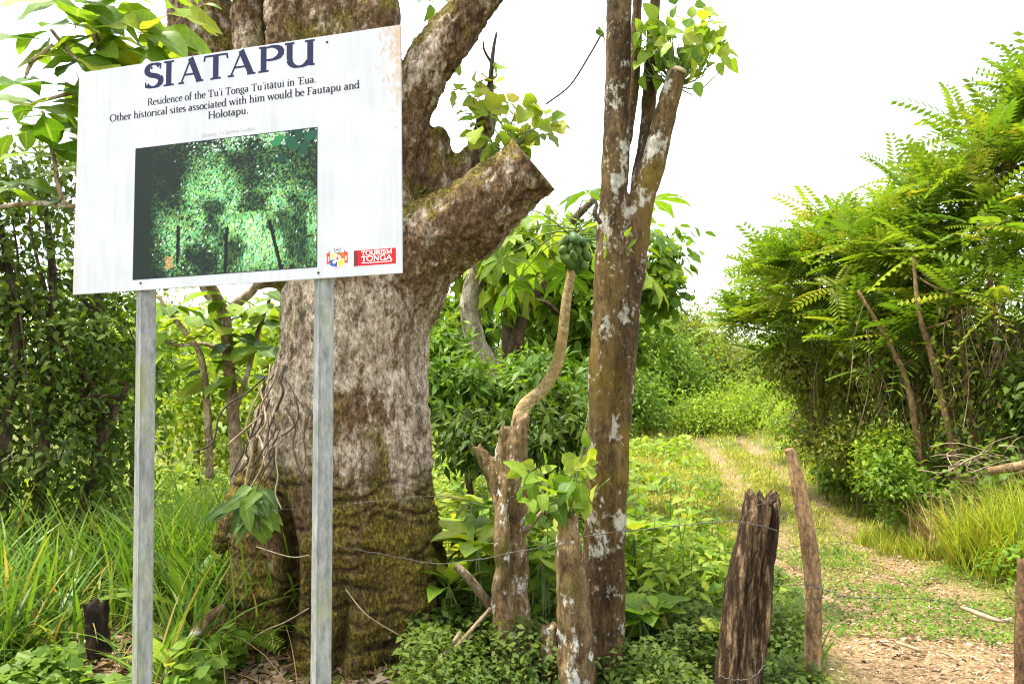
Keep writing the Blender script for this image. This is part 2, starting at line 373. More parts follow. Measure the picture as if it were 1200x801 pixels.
def blades(name, rs, O, L, W, lean, mat, v, seg=5, root=None, label=None, cat=None, kind='stuff', curl=1.0, dirs=None):
    "grass blades: O (n,3), arching"
    n = len(O); a = rs.rand(n)*2*np.pi if dirs is None else dirs
    h = np.column_stack([np.cos(a), np.sin(a), 0*a]); s = np.column_stack([-np.sin(a), np.cos(a), 0*a])
    tw = rs.randn(n)*.6; s = unit(s*np.cos(tw)[:, None]+h*np.sin(tw)[:, None])
    L = L*np.ones(n); W = W*np.ones(n); lean = lean*np.ones(n); V = []
    for i in range(seg+1):
        t = i/seg; th = lean*(.35+curl*1.5*t)
        if i == 0: p = O.copy()
        else: p = p+(h*np.sin(th)[:, None]+np.array([0, 0, 1])*np.cos(th)[:, None])*(L/seg)[:, None]
        wd = (W*.5*(1-t**2.2)*(.7+.6*min(1, t*3)))[:, None]
        if i < seg: V += [p-s*wd, p+s*wd]
        else: V.append(p)
    k = 2*seg+1; V = np.stack(V, 1).reshape(-1, 3); b = (np.arange(n)*k)[:, None]
    q = np.concatenate([b+np.array([2*i, 2*i+1, 2*i+3, 2*i+2]) for i in range(seg-1)]); t3 = b+np.array([2*seg-2, 2*seg-1, 2*seg])
    at = {'v': np.repeat(np.clip(v, 0, 1), k)}
    if root: return part(name, V, [q, t3] if seg > 1 else [t3], root, mat, True, at, kind)
    return link(name, mesh_np(name, V, [q, t3] if seg > 1 else [t3], mat, True, at), None, label, cat, kind=kind)

def leafmesh(name, wf, mat, n=7, fold=.22, droop=.25, wav=0, pet=.12):
    V = []; rib = []
    for i in range(n+1):
        t = i/n; wd = wf(t); z = -droop*t*t; y = pet+(1-pet)*t
        V += [(-wd, y, z+fold*wd+wav*math.sin(i*2.1)*wd), (0, y, z), (wd, y, z+fold*wd-wav*math.sin(i*2.1+1)*wd)]; rib += [1, 0, 1]
    Fc = []
    for i in range(n):
        a = i*3; Fc += [(a, a+1, a+4, a+3), (a+1, a+2, a+5, a+4)]
    k = len(V); V += [(-.008, 0, .01), (.008, 0, .01), (.008, pet+.02, .004), (-.008, pet+.02, .004)]; rib += [0]*4; Fc.append((k, k+1, k+2, k+3))
    return mesh_np(name, np.array(V), np.array(Fc), mat, True, {'rib': np.array(rib, float)})
ovate = lambda t: .30*math.sin(math.pi*min(1, t**.75))**.8*(1-.15*t)+.001
obov = lambda t: .27*math.sin(math.pi*min(1, t**1.35))**.85+.001
lance = lambda t: .13*math.sin(math.pi*min(1, t**.8))**.9+.001
heart = lambda t: (.46*math.sin(math.pi*(.14+.86*t)**.8)**.8 if t < 1 else .001)
strap = lambda t: .085*(math.sin(math.pi*min(1, .08+.92*t**.9))**.5)+.001
LM = {}
for mk in ('big_leaf', 'big_leaf_bright', 'big_leaf_deep', 'leaf_yellow'):
    for k, f in (('ovate', ovate), ('obov', obov), ('lance', lance), ('heart', heart), ('strap', strap)):
        for q in range(2):
            LM[mk, k, q] = leafmesh('leaf', f, M[mk], fold=.18+.2*q, droop=.16+.22*q, wav=.12 if k != 'strap' else .03)
def palmate(mat, lobes=7):
    V = []; rib = []; Fc = []
    V.append((0, .32, 0)); rib.append(0)
    for i in range(lobes):
        a = -2.35+4.7*i/(lobes-1); L = .62*(1-.22*abs(a)/2.35); wv = .085
        dx, dy = math.sin(a), math.cos(a); sx, sy = math.cos(a), -math.sin(a); k = len(V)
        for t, ww in ((.3, .06), (.62, wv*1.35), (.82, .05)):
            for s in (-1, 0, 1):
                V.append((dx*L*t+sx*ww*s, .32+dy*L*t+sy*ww*s, -.16*t*t+.03*abs(s))); rib.append(abs(s))
        V.append((dx*L, .32+dy*L, -.2)); rib.append(0); e = len(V)-1
        Fc += [(0, k, k+1), (0, k+1, k+2), (k, k+3, k+4, k+1), (k+1, k+4, k+5, k+2), (k+3, k+6, k+7, k+4), (k+4, k+7, k+8, k+5), (k+6, e, k+7), (k+7, e, k+8)]
    k = len(V); V += [(-.008, -.15, -.05), (.008, -.15, -.05), (.006, .32, -.002), (-.006, .32, -.002)]; rib += [0]*4; Fc.append((k, k+1, k+2, k+3))
    V, Fs = np.array(V), {}
    for f in Fc: Fs.setdefault(len(f), []).append(f)
    return mesh_np('leaf', V, [np.array(f) for f in Fs.values()], mat, True, {'rib': np.array(rib, float)})
LM['palm'] = palmate(M['big_leaf'])
FRM = [mesh_np('frond', *pinnate(9, .2+.15*q), M['frond'], False) for q in range(3)]
def leaf_obj(me, root, pos, d, nrm, L, name='leaf', wid=1.0):
    d = unit(np.asarray(d, float)); nrm = np.asarray(nrm, float); nrm = unit(nrm-d*np.dot(nrm, d)); s = np.cross(d, nrm)
    b = np.asarray(pos)-base_of(root); mt = Matrix(((s[0]*L*wid, d[0]*L, nrm[0]*L, b[0]), (s[1]*L*wid, d[1]*L, nrm[1]*L, b[1]), (s[2]*L*wid, d[2]*L, nrm[2]*L, b[2]), (0, 0, 0, 1)))
    o = link(name, me, root); o.matrix_basis = mt; return o

# ------------------------------------------------------------------ information sign
cam2w = lambda v: np.array([v[0], -SP*v[1]+CP*v[2], CP*v[1]+SP*v[2]])
SW, SH = 1.2, .7776
sa = unit(cam2w((.96676, .03968, -.25260))); sb = cam2w((-.00453, .99662, .08206)); sb = unit(sb-sa*np.dot(sa, sb)); sn = np.cross(sa, sb)
s0 = cam2w((-1.4905, .1595, 2.7003))+np.array([0, 0, CAM_H])
sign = thing('information_sign', 'white SIATAPU information board on two galvanised posts in front of the huge trunk', 'sign', (s0[0]+.6, s0[1], gz(s0[0]+.6, s0[1])))
def signmat():
    m, n, b, o = newmat('sign_white')
    tc = n.nodes.new('ShaderNodeTexCoord'); sx = n.nodes.new('ShaderNodeSeparateXYZ'); n.links.new(tc.outputs['Object'], sx.inputs[0])
    f = noise(n, 5, 5); g = noise(n, 55, 4, (1, .55, 1), .7); h = noise(n, 120, 2)
    c = ramp(n, f, [(.35, (.43, .44, .485)), (.65, (.495, .505, .55))])
    ex = ramp(n, sx.outputs[0], [(.0, (1, 1, 1)), (.02, (.25,)*3), (.06, (0, 0, 0)), (.93, (0, 0, 0))])
    e = n.nodes.new('ShaderNodeMapRange'); n.links.new(sx.outputs[0], e.inputs[0]); e.inputs[1].default_value = 1.02; e.inputs[2].default_value = 1.215
    ey = n.nodes.new('ShaderNodeMapRange'); n.links.new(sx.outputs[1], ey.inputs[0]); ey.inputs[1].default_value = .15; ey.inputs[2].default_value = .75
    k = mth(n, 'MULTIPLY', e.outputs[0], mth(n, 'ADD', mth(n, 'MULTIPLY', ey.outputs[0], .8), .25))
    run = noise(n, 9, 4, (4, .25, 1), .6); c = mixc(n, .5, c, ramp(n, run, [(.40, (.86, .85, .83)), (.56, (1,)*3)]), 'MULTIPLY')
    rust = ramp(n, mth(n, 'ADD', mth(n, 'MULTIPLY', k, .36), mth(n, 'MULTIPLY', g, .75)), [(.60, (0, 0, 0)), (.72, (.8,)*3)])
    c = mixc(n, rust, c, (.42, .26, .13))
    sp = ramp(n, h, [(.70, (0, 0, 0)), (.745, (.55,)*3)])
    c = mixc(n, mth(n, 'MULTIPLY', sp, mth(n, 'ADD', mth(n, 'MULTIPLY', f, .9), -.25)), c, (.25, .2, .16))
    lo = n.nodes.new('ShaderNodeMapRange'); n.links.new(sx.outputs[0], lo.inputs[0]); lo.inputs[1].default_value = .05; lo.inputs[2].default_value = .0
    c = mixc(n, mth(n, 'MULTIPLY', lo.outputs[0], .22), c, (.45, .30, .24))
    n.links.new(c, b.inputs['Base Color']); b.inputs['Roughness'].default_value = .42
    return m
M['sign'] = signmat()
fr = Matrix(((sa[0], sb[0], sn[0], s0[0]), (sa[1], sb[1], sn[1], s0[1]), (sa[2], sb[2], sn[2], s0[2]), (0, 0, 0, 1)))
bmB = bmesh.new(); bmesh.ops.create_cube(bmB, size=1)
for v in bmB.verts: v.co = Vector(((v.co.x+.5)*SW, (v.co.y+.5)*SH, (v.co.z-.5)*.006))
bmesh.ops.bevel(bmB, geom=[e for e in bmB.edges], offset=.0012, segments=2, affect='EDGES')
me = bpy.data.meshes.new('board'); bmB.to_mesh(me); bmB.free(); me.materials.append(M['sign'])
board = link('board', me, sign); board.matrix_basis = Matrix.Translation(-Vector(sign.location)) @ fr
# --- lettering: pen strokes with thick stems and thin hairlines
class Pen:
    def __init__(s): s.V = []; s.F = []; s.z = .0003
    def ribbon(s, pts, wid):
        pts = np.asarray(pts, float); T = unit(np.gradient(pts, axis=0)); N = np.column_stack([-T[:, 1], T[:, 0]]); k = len(s.V); s.z += 1.5e-6
        for p, nn, ww in zip(pts, N, wid): s.V += [(p[0]-nn[0]*ww/2, p[1]-nn[1]*ww/2, s.z), (p[0]+nn[0]*ww/2, p[1]+nn[1]*ww/2, s.z)]
        for i in range(len(pts)-1): s.F.append((k+2*i, k+2*i+2, k+2*i+3, k+2*i+1))
def L_(x0, y0, x1, y1, w=None): return ('l', x0, y0, x1, y1, w)
def A_(cx, cy, rx, ry, a0, a1, k=1): return ('a', cx, cy, rx, ry, a0, a1, k)
def Sf(x, y, h=.085): return ('s', x, y, h)
X, C_, H_ = .43, .66, .72
GL = {
'A': (.68, [L_(.06, 0, .33, C_, 't'), L_(.32, C_+.02, .58, 0, 'T'), L_(.15, .22, .48, .22, 't'), Sf(.06, 0), Sf(.59, 0, .11)]),
'E': (.54, [L_(.13, 0, .13, C_, 'T'), L_(.10, .015, .48, .015, 't'), L_(.10, C_-.015, .46, C_-.015, 't'), L_(.13, .34, .38, .34, 't'), L_(.47, 0, .49, .15, 't'), L_(.455, C_, .455, C_-.13, 't'), Sf(.11, 0), Sf(.11, C_)]),
'F': (.50, [L_(.13, 0, .13, C_, 'T'), L_(.10, C_-.015, .46, C_-.015, 't'), L_(.13, .34, .38, .34, 't'), L_(.455, C_, .455, C_-.14, 't'), Sf(.13, 0, .11), Sf(.11, C_)]),
'G': (.68, [A_(.36, .33, .29, .34, 40, 320), L_(.58, .02, .58, .30, 'T'), Sf(.56, .30, .1)]),
'H': (.70, [L_(.13, 0, .13, C_, 'T'), L_(.57, 0, .57, C_, 'T'), L_(.13, .34, .57, .34, 't')]+[Sf(x, y) for x in (.13, .57) for y in (0, C_)]),
'I': (.30, [L_(.15, 0, .15, C_, 'T'), Sf(.15, 0, .12), Sf(.15, C_, .12)]),
'L': (.52, [L_(.13, 0, .13, C_, 'T'), L_(.10, .015, .46, .015, 't'), L_(.46, 0, .48, .16, 't'), Sf(.12, 0), Sf(.13, C_, .11)]),
'M': (.82, [L_(.13, 0, .13, C_, 't'), L_(.13, C_, .40, .05, 'T'), L_(.40, .05, .68, C_, 't'), L_(.69, 0, .69, C_, 'T'), Sf(.13, 0), Sf(.69, 0), Sf(.10, C_, .06), Sf(.71, C_, .06)]),
'N': (.72, [L_(.13, 0, .13, C_, 't'), L_(.13, C_, .58, 0, 'T'), L_(.59, 0, .59, C_, 't'), Sf(.13, 0), Sf(.10, C_), Sf(.59, C_)]),
'O': (.72, [A_(.36, .33, .30, .345, 0, 360)]),
'P': (.56, [L_(.13, 0, .13, C_, 'T'), A_(.27, .475, .23, .185, -100, 95), L_(.11, C_-.015, .27, C_-.015, 't'), L_(.15, .30, .27, .295, 't'), Sf(.13, 0, .11), Sf(.10, C_, .07)]),
'R': (.60, [L_(.13, 0, .13, C_, 'T'), A_(.26, .485, .20, .175, -100, 95), L_(.11, C_-.015, .26, C_-.015, 't'), L_(.15, .32, .26, .315, 't'), L_(.30, .32, .54, .0, 'T'), Sf(.13, 0, .10), Sf(.10, C_, .07), Sf(.55, .01, .05)]),
'S': (.48, [A_(.235, .49, .16, .175, 35, 215), A_(.225, .175, .18, .175, -145, 35), ('p', [(.095, .41), (.16, .355), (.28, .315), (.375, .255)], .85), L_(.395, .66, .385, .50, 't'), L_(.045, .16, .055, 0, 't')]),
'T': (.60, [L_(.30, 0, .30, C_, 'T'), L_(.04, C_-.018, .56, C_-.018, 't'), L_(.05, C_, .035, C_-.15, 't'), L_(.55, C_, .565, C_-.15, 't'), Sf(.30, 0, .12)]),
'U': (.70, [L_(.14, .22, .14, C_, 'T'), A_(.345, .22, .205, .225, 180, 330), L_(.56, 0, .56, C_, 'T'), Sf(.14, C_, .10), Sf(.55, C_, .10), Sf(.60, .012, .05)]),
'a': (.42, [A_(.17, .12, .12, .12, 20, 340), L_(.30, .03, .30, .30, 'T'), A_(.19, .30, .11, .13, 0, 155), L_(.30, .03, .38, .01, 't'), L_(.18, .245, .30, .27, 't')]),
'b': (.48, [L_(.10, 0, .10, H_, 'T'), A_(.25, .21, .17, .215, -150, 150), Sf(.07, H_, .05)]),
'c': (.38, [A_(.21, .21, .16, .22, 45, 315)]),
'd': (.48, [A_(.21, .21, .165, .215, 30, 330), L_(.36, 0, .36, H_, 'T'), Sf(.33, H_, .05), Sf(.40, .012, .05)]),
'e': (.40, [A_(.20, .21, .16, .22, 8, 315), L_(.06, .235, .35, .235, 't')]),
'f': (.30, [L_(.13, 0, .13, .58, 'T'), A_(.24, .57, .11, .14, 55, 180), L_(.03, X, .27, X, 't'), Sf(.13, 0)]),
'g': (.43, [A_(.19, .27, .13, .155, 0, 360), A_(.20, -.09, .16, .10, 0, 360), L_(.10, .13, .14, .0, 't'), L_(.29, .39, .40, .42, 't')]),
'h': (.50, [L_(.11, 0, .11, H_, 'T'), L_(.38, 0, .38, .28, 'T'), A_(.25, .27, .135, .16, 0, 150), Sf(.08, H_, .05), Sf(.11, 0), Sf(.38, 0)]),
'i': (.25, [L_(.12, 0, .12, X, 'T'), A_(.12, .60, .025, .025, 0, 360), Sf(.09, X, .05), Sf(.12, 0)]),
'k': (.47, [L_(.11, 0, .11, H_, 'T'), L_(.13, .18, .36, X, 't'), L_(.20, .25, .40, 0, 'T'), Sf(.08, H_, .05), Sf(.11, 0), Sf(.41, 0), Sf(.36, X, .06)]),
'l': (.25, [L_(.12, 0, .12, H_, 'T'), Sf(.09, H_, .05), Sf(.12, 0)]),
'm': (.74, [L_(.11, 0, .11, X, 'T'), L_(.37, 0, .37, .28, 'T'), L_(.63, 0, .63, .28, 'T'), A_(.245, .27, .13, .16, 0, 150), A_(.505, .27, .13, .16, 0, 150), Sf(.07, X, .05), Sf(.11, 0, .07), Sf(.37, 0, .07), Sf(.63, 0, .07)]),
'n': (.50, [L_(.11, 0, .11, X, 'T'), L_(.38, 0, .38, .28, 'T'), A_(.25, .27, .135, .16, 0, 150), Sf(.07, X, .05), Sf(.11, 0), Sf(.38, 0)]),
'o': (.44, [A_(.22, .21, .17, .22, 0, 360)]),
'p': (.48, [L_(.11, -.20, .11, X, 'T'), A_(.25, .21, .17, .215, -150, 150), Sf(.08, X, .05), Sf(.11, -.2)]),
'r': (.36, [L_(.11, 0, .11, X, 'T'), A_(.24, .28, .12, .14, 50, 160), Sf(.07, X, .05), Sf(.11, 0), A_(.31, .36, .02, .03, 0, 360)]),
's': (.34, [A_(.17, .315, .10, .11, 40, 215), A_(.16, .115, .11, .11, -145, 35), ('p', [(.085, .26), (.15, .225), (.25, .165)], .8)]),
't': (.30, [L_(.13, .05, .13, .55, 'T'), L_(.02, X, .26, X, 't'), A_(.21, .08, .085, .08, 180, 300)]),
'u': (.50, [L_(.11, .15, .11, X, 'T'), A_(.235, .15, .125, .155, 180, 330), L_(.37, 0, .37, X, 'T'), Sf(.08, X, .05), Sf(.34, X, .05), Sf(.42, .01, .04)]),
'w': (.66, [L_(.06, X, .20, 0, 'T'), L_(.20, 0, .33, X, 't'), L_(.33, X, .47, 0, 'T'), L_(.47, 0, .60, X, 't'), Sf(.06, X, .07), Sf(.33, X, .07), Sf(.60, X, .06)]),
"'": (.18, [A_(.10, .64, .025, .03, 0, 360), L_(.12, .63, .07, .54, 't')]),
'.': (.20, [A_(.10, .03, .028, .028, 0, 360)]),
':': (.20, [A_(.10, .03, .028, .028, 0, 360), A_(.10, .36, .028, .028, 0, 360)]),
'(': (.26, [A_(.30, .25, .2, .45, 130, 230)]), ')': (.26, [A_(-.04, .25, .2, .45, -50, 50)]),
' ': (.24, []),
}
GL['ā'] = (.42, GL['a'][1]+[L_(.08, .54, .32, .54, 't')])
def glyph(pen, ch, x, y, sc, xs=1., T=.10, t=.034):
    for s in GL[ch][1]:
        if s[0] == 'l':
            _, x0, y0, x1, y1, k = s; ww = (T if k == 'T' else t)*sc
            pen.ribbon([(x+x0*sc*xs, y+y0*sc), (x+(x0+x1)/2*sc*xs, y+(y0+y1)/2*sc), (x+x1*sc*xs, y+y1*sc)], [ww]*3)
        elif s[0] == 'a':
            _, cx, cy, rx, ry, a0, a1, k = s; n = max(6, int(abs(a1-a0)/20)); a = np.radians(np.linspace(a0, a1, n+1))
            wd = t+(T*1.08-t)*np.abs(np.cos(a))**1.4
            if rx < .05: wd = wd*0+.06
            pen.ribbon(np.column_stack([x+(cx+rx*np.cos(a))*sc*xs, y+(cy+ry*np.sin(a))*sc]), wd*sc)
        elif s[0] == 's': pen.ribbon([(x+(s[1]-s[3])*sc*xs, y+s[2]*sc), (x+s[1]*sc*xs, y+s[2]*sc), (x+(s[1]+s[3])*sc*xs, y+s[2]*sc)], [t*sc]*3)
        elif s[0] == 'p': pen.ribbon([(x+a*sc*xs, y+b*sc) for a, b in s[1]], [T*s[2]*sc]*len(s[1]))
def textline(pen, txt, x0, x1, y, sc, y1=None, T=.10, t=.034):
    tot = sum(GL[c][0] for c in txt)*sc; xs = (x1-x0)/tot; x = x0; y1 = y if y1 is None else y1
    for c in txt:
        glyph(pen, c, x, y+(y1-y)*(x-x0)/(x1-x0), sc, xs, T, t); x += GL[c][0]*sc*xs
def ink(name, c):
    m = plain(name, c, .8, .12, 60); m.node_tree.nodes['Principled BSDF'].inputs['Specular IOR Level'].default_value = .1; return m
M['ink'] = ink('ink', (.026, .03, .075)); M['ink_dark'] = ink('ink_dark', (.028, .028, .045)); M['ink_grey'] = ink('ink_grey', (.38, .35, .38))
M['logo_red'] = ink('logo_red', (.50, .02, .03)); M['logo_dark'] = ink('logo_dark', (.16, .04, .035)); M['logo_white'] = ink('logo_white', (.8, .8, .8))
M['print'] = None
def print_part(name, pen, mat, parent=None):
    V = np.array(pen.V); o = link(name, mesh_np(name, V, np.array(pen.F), mat), parent or board); return o
pen = Pen(); sc = .0805/C_
for ch, a, b_ in (('S', .2715, .337), ('I', .343, .387), ('A', .402, .499), ('T', .499, .592), ('A', .590, .694), ('P', .704, .789), ('U', .798, .908)):
    lo, hi = {'S': (.03, .42), 'I': (.02, .28), 'A': (-.03, .70), 'T': (.02, .58), 'P': (.02, .51), 'U': (.03, .66)}[ch]
    xs = (b_-a)/((hi-lo)*sc); glyph(pen, ch, a-lo*sc*xs, .6885, sc, xs, .175, .055)
print_part('title_lettering', pen, M['ink'])
for nm, lines, mt in (('body_lettering', [("Residence of the Tu'i Tonga Tu'itātui in 'Eua.", .283, .912, .627, .0355, .629), ('Other historical sites associated with him would be Fautapu and', .133, 1.062, .5885, .0355, .592), ('Holotapu.', .519, .670, .5545, .0355, .556)], 'ink_dark'),
                      ('source_lettering', [("(Source: Ta'ipereta Lasaki)", .496, .694, .4955, .0175, .498)], 'ink_grey')):
    pen = Pen()
    for t_, a, b_, y, s, y1 in lines: textline(pen, t_, a, b_, y, s, y1, .125, .055)
    print_part(nm, pen, M[mt])
# --- the colour print on the board: a flat picture of undergrowth with three stakes
M['print'], _n, _b, _o = newmat('print'); _n.links.new(attr(_n, 'ink', 'Color'), _b.inputs['Base Color']); _b.inputs['Roughness'].default_value = .6; _b.inputs['Specular IOR Level'].default_value = .2
def paint_photo():
    Wp, Hp = 252, 168; rs = np.random.RandomState(5); yy, xx = np.mgrid[0:Hp, 0:Wp]; u, v = xx/Wp, yy/Hp   # v up
    im = np.zeros((Hp, Wp, 3)); im[:] = (.005, .013, .011)
    def field(a, b):
        br = .15+.75*math.exp(-((a-.45)/.25)**2-((b-.45)/.4)**2)+.9*math.exp(-((a-.80)/.25)**2-((b-.30)/.28)**2)+.5*math.exp(-((a-.25)/.1)**2-((b-.35)/.16)**2)+.55*math.exp(-((a-.6)/.3)**2-((b-.95)/.1)**2)
        dk = max(math.exp(-(a/.13)**2)*1.5, 1.0*math.exp(-((a-.15)/.18)**2-((b-.85)/.22)**2), .9*math.exp(-((a-.38)/.07)**2-((b-.12)/.12)**2), .8*math.exp(-((a-.64)/.10)**2-((b-.68)/.13)**2), .55*math.exp(-((a-.43)/.05)**2-((b-.40)/.12)**2))
        return max(0, br*(1-dk))
    qq = np.column_stack([u.ravel()*9, v.ravel()*6, 0*u.ravel()]); cl = fbm(qq, 4, 3).reshape(u.shape)
    for i in range(26000):
        a, b = rs.rand(), rs.rand(); f = field(a, b)*np.clip((cl[int(b*Hp), int(a*Wp)]-.30)*4.4, .22, 1.8)
        if rs.rand() > f*.9+.15: continue
        grass = a > .5 and b < .42; th = (1.5+rs.randn()*.4) if grass else rs.rand()*3.14
        l, s = (rs.uniform(1.2, 4), .6) if grass else (rs.uniform(.7, 2.1), rs.uniform(.5, 1.0))
        g = (f*rs.rand()**1.1)*1.25+.03; tint = rs.rand()
        c = np.array([.14+.30*tint, .70, .34-.22*tint])*g*.78
        if rs.rand() < .07*f+(.3 if b > .9 and a > .3 else 0): c = np.array([.62, .80, .70])*rs.uniform(.5, 1)
        cx, cy = a*Wp, b*Hp; r = int(l)+2; x0, x1, y0, y1 = max(0, int(cx)-r), min(Wp, int(cx)+r), max(0, int(cy)-r), min(Hp, int(cy)+r)
        dx, dy = xx[y0:y1, x0:x1]-cx, yy[y0:y1, x0:x1]-cy; p = (dx*math.cos(th)+dy*math.sin(th))/l; q = (-dx*math.sin(th)+dy*math.cos(th))/s
        im[y0:y1, x0:x1][p*p+q*q < 1] = c
    for cx, cy, r, c in ((.79, .93, .030, (.02, .18, .06)), (.865, .90, .036, (.010, .075, .04)), (.81, .80, .024, (.008, .05, .03)), (.93, .86, .028, (.01, .06, .035)), (.90, .97, .03, (.008, .05, .03)), (.96, .94, .03, (.012, .08, .045))):
        wob = 1+.25*np.sin(np.arctan2(v-cy, u-cx)*2+cx*40)
        im[((u-cx)*1.5)**2+(v-cy)**2 < (r*1.4*wob)**2] = c
    sel = (np.abs(u-.205) < .028-.03*(cl-.5)) & (rs.rand(*u.shape) < .8) & (v > .065) & (v < .15); im[sel] = np.array([.55, .30, .13])*(.5+.7*rs.rand(sel.sum(), 1))
    for a0, b0, a1, b1, ww in ((.255, .375, .252, .09, .009), (.523, .335, .516, .0, .010), (.748, .36, .815, .0, .010)):
        t = np.clip((b0-v)/(b0-b1), 0, 1); im[(np.abs(u-(a0+(a1-a0)*t)) < ww) & (v < b0) & (v >= b1)] = (.006, .006, .008)
    return im
im = paint_photo(); Hp, Wp = im.shape[:2]
gx, gy = np.meshgrid(np.linspace(.241, .9155, Wp), np.linspace(0, 1, Hp)); gyy = .0375+gy*.4445
kk = (np.mgrid[0:Hp-1, 0:Wp-1][0]*Wp+np.mgrid[0:Hp-1, 0:Wp-1][1]).ravel(); Fq = np.column_stack([kk, kk+1, kk+Wp+1, kk+Wp])
link('printed_photo', mesh_np('printed_photo', np.column_stack([gx.ravel(), gyy.ravel(), 0*gx.ravel()+.0003]), Fq, M['print'], False, {'ink': im.reshape(-1, 3)}), board)
pen = Pen()
for a, b_ in (((.2405, .037), (.916, .037)), ((.916, .037), (.916, .4825)), ((.916, .4825), (.2405, .4825)), ((.2405, .4825), (.2405, .037))):
    pen.ribbon([a, b_], [.0022]*2)
print_part('photo_border', pen, M['ink_dark'])
def emblem():
    n = 76; yy, xx = np.mgrid[0:n, 0:n]; u, v = (xx/(n-1)-.5)*2, (yy/(n-1)-.5)*2; im = np.full((n, n, 3), -1.)
    def put(m, c): im[m] = c
    put((np.abs(u) > .62) & (np.abs(u) < .98) & (v > -.42-.1*np.abs(u)) & (v < .52-.25*(np.abs(u)-.62)), (.55, .05, .03))
    put((np.abs(np.abs(u)-.80) < .06) & (v > -.3) & (v < .1), (.75, .7, .65)); put((np.abs(np.abs(u)-.70) < .04) & (np.abs(v-.55) < .08), (.1, .12, .22))
    sh = (np.abs(u) < .66) & (v < .42) & (v > -.78+.35*np.abs(u)**2)
    put(sh, (.80, .76, .70))
    put(sh & (u < 0) & (v > -.15), (.78, .66, .30)); put(sh & (u >= 0) & (v > -.1), (.42, .14, .05)); put(sh & (u < 0) & (v <= -.15), (.03, .07, .35)); put(sh & (u >= 0) & (v <= -.1), (.78, .60, .12))
    put(((u-.22)**2+(v+.42)**2 < .035), (.45, .55, .06)); put(((u+.28)**2+(v+.38)**2 < .02), (.75, .78, .85)); put((u+.3)**2+(v-.14)**2 < .02, (.60, .52, .16))
    put(((u-.05)**2+(v+.08)**2 < .075), (.82, .78, .78)); put(((np.abs(u-.02) < .05) & (np.abs(v+.08) < .16)) | ((np.abs(v+.08) < .05) & (np.abs(u-.02) < .16)), (.55, .02, .04))
    rr = np.hypot(u, v-.70); put((rr > .24) & (rr < .34) & (v < .86), (.10, .20, .16)); put((np.abs(u) < .16) & (np.abs(v-.68) < .07), (.10, .10, .20)); put((np.abs(u) < .05) & (v > .68) & (v < .95), (.5, .42, .3))
    put((np.abs(v+.86+.25*(u*u)) < .05) & (np.abs(u) < .35), (.55, .35, .50))
    return u, v, im
u, v, im = emblem(); n = len(u); V = np.column_stack([.985+u.ravel()*.0365, .062+v.ravel()*.0365, 0*u.ravel()+.0003]); I = im.reshape(-1, 3)
kk = (np.mgrid[0:n-1, 0:n-1][0]*n+np.mgrid[0:n-1, 0:n-1][1]).ravel(); Fq = np.column_stack([kk, kk+1, kk+n+1, kk+n]); Fq = Fq[(I[Fq][:, :, 0] >= 0).all(1)]
link('emblem', mesh_np('emblem', V, Fq, M['print'], False, {'ink': np.clip(I, 0, 1)}), board)
def quad(name, x0, y0, x1, y1, z, mat, parent): return link(name, mesh_np(name, np.array([(x0, y0, z), (x1, y0, z), (x1, y1, z), (x0, y1, z)]), np.array([(0, 1, 2, 3)]), mat), parent)
logo = quad('tourism_logo', 1.0412, .031, 1.1797, .0790, .0003, M['logo_red'], board)
quad('logo_strip', 1.0412, .031, 1.0530, .0790, .0006, M['logo_dark'], logo)
pen = Pen(); pen.z = .0009; textline(pen, 'TOURISM', 1.066, 1.168, .0630, .0190, None, .16, .10); textline(pen, 'TONGA', 1.066, 1.168, .0440, .0225, None, .17, .11)
pen.ribbon([(1.067, .0385), (1.11, .0385), (1.167, .0387)], [.0022]*3); print_part('logo_lettering', pen, M['logo_white'], logo)
def galv():
    m, n, b, o = newmat('galvanised_steel'); f = noise(n, 45, 7, (1, 1, .3), .75); g = noise(n, 6, 3, (1, 1, .5))
    c = ramp(n, f, [(.36, (.13, .135, .135)), (.5, (.22, .225, .22)), (.66, (.33, .33, .32))])
    c = mixc(n, ramp(n, g, [(.56, (0, 0, 0)), (.68, (.55,)*3)]), c, (.26, .27, .10))
    n.links.new(c, b.inputs['Base Color']); b.inputs['Roughness'].default_value = .6; b.inputs['Metallic'].default_value = .15; bump(n, b, f, .15, .004); return m
M['galv'] = galv()
def post(pt, pb, side, yaw):
    pt, pb = np.array(pt), np.array(pb); z0 = gz(pb[0], pb[1])-.3; pb = pt+(pb-pt)*((z0-pt[2])/(pb[2]-pt[2]))
    bm = bmesh.new(); bmesh.ops.create_cube(bm, size=1)
    for v in bm.verts:
        c, s = math.cos(yaw), math.sin(yaw); x, y = v.co.x*side, v.co.y*side; b = pt if v.co.z > 0 else pb; v.co = Vector((b[0]+c*x-s*y, b[1]+s*x+c*y, b[2]))-Vector(sign.location)
    bmesh.ops.bevel(bm, geom=[e for e in bm.edges if abs((e.verts[0].co-e.verts[1].co).z) > .5], offset=.006, segments=3, affect='EDGES')
    me = bpy.data.meshes.new('post'); bm.to_mesh(me); bm.free(); me.materials.append(M['galv']); return link('post', me, sign)
def onboard(x, y, z): return s0+sa*x+sb*y+sn*z
for (tx, bx, lx) in ((171.5, 166.5, .286), (380, 376, .936)):
    q = onboard(lx, 0, -.046); Yp = q[1]
    top = P(tx, 346 if lx < .5 else 327, Yp); bot = P(bx, 801, Yp); dirv = (top-bot)/(top[2]-bot[2])
    post(top+dirv*.66, bot, .050, R(47) if lx < .5 else R(38))
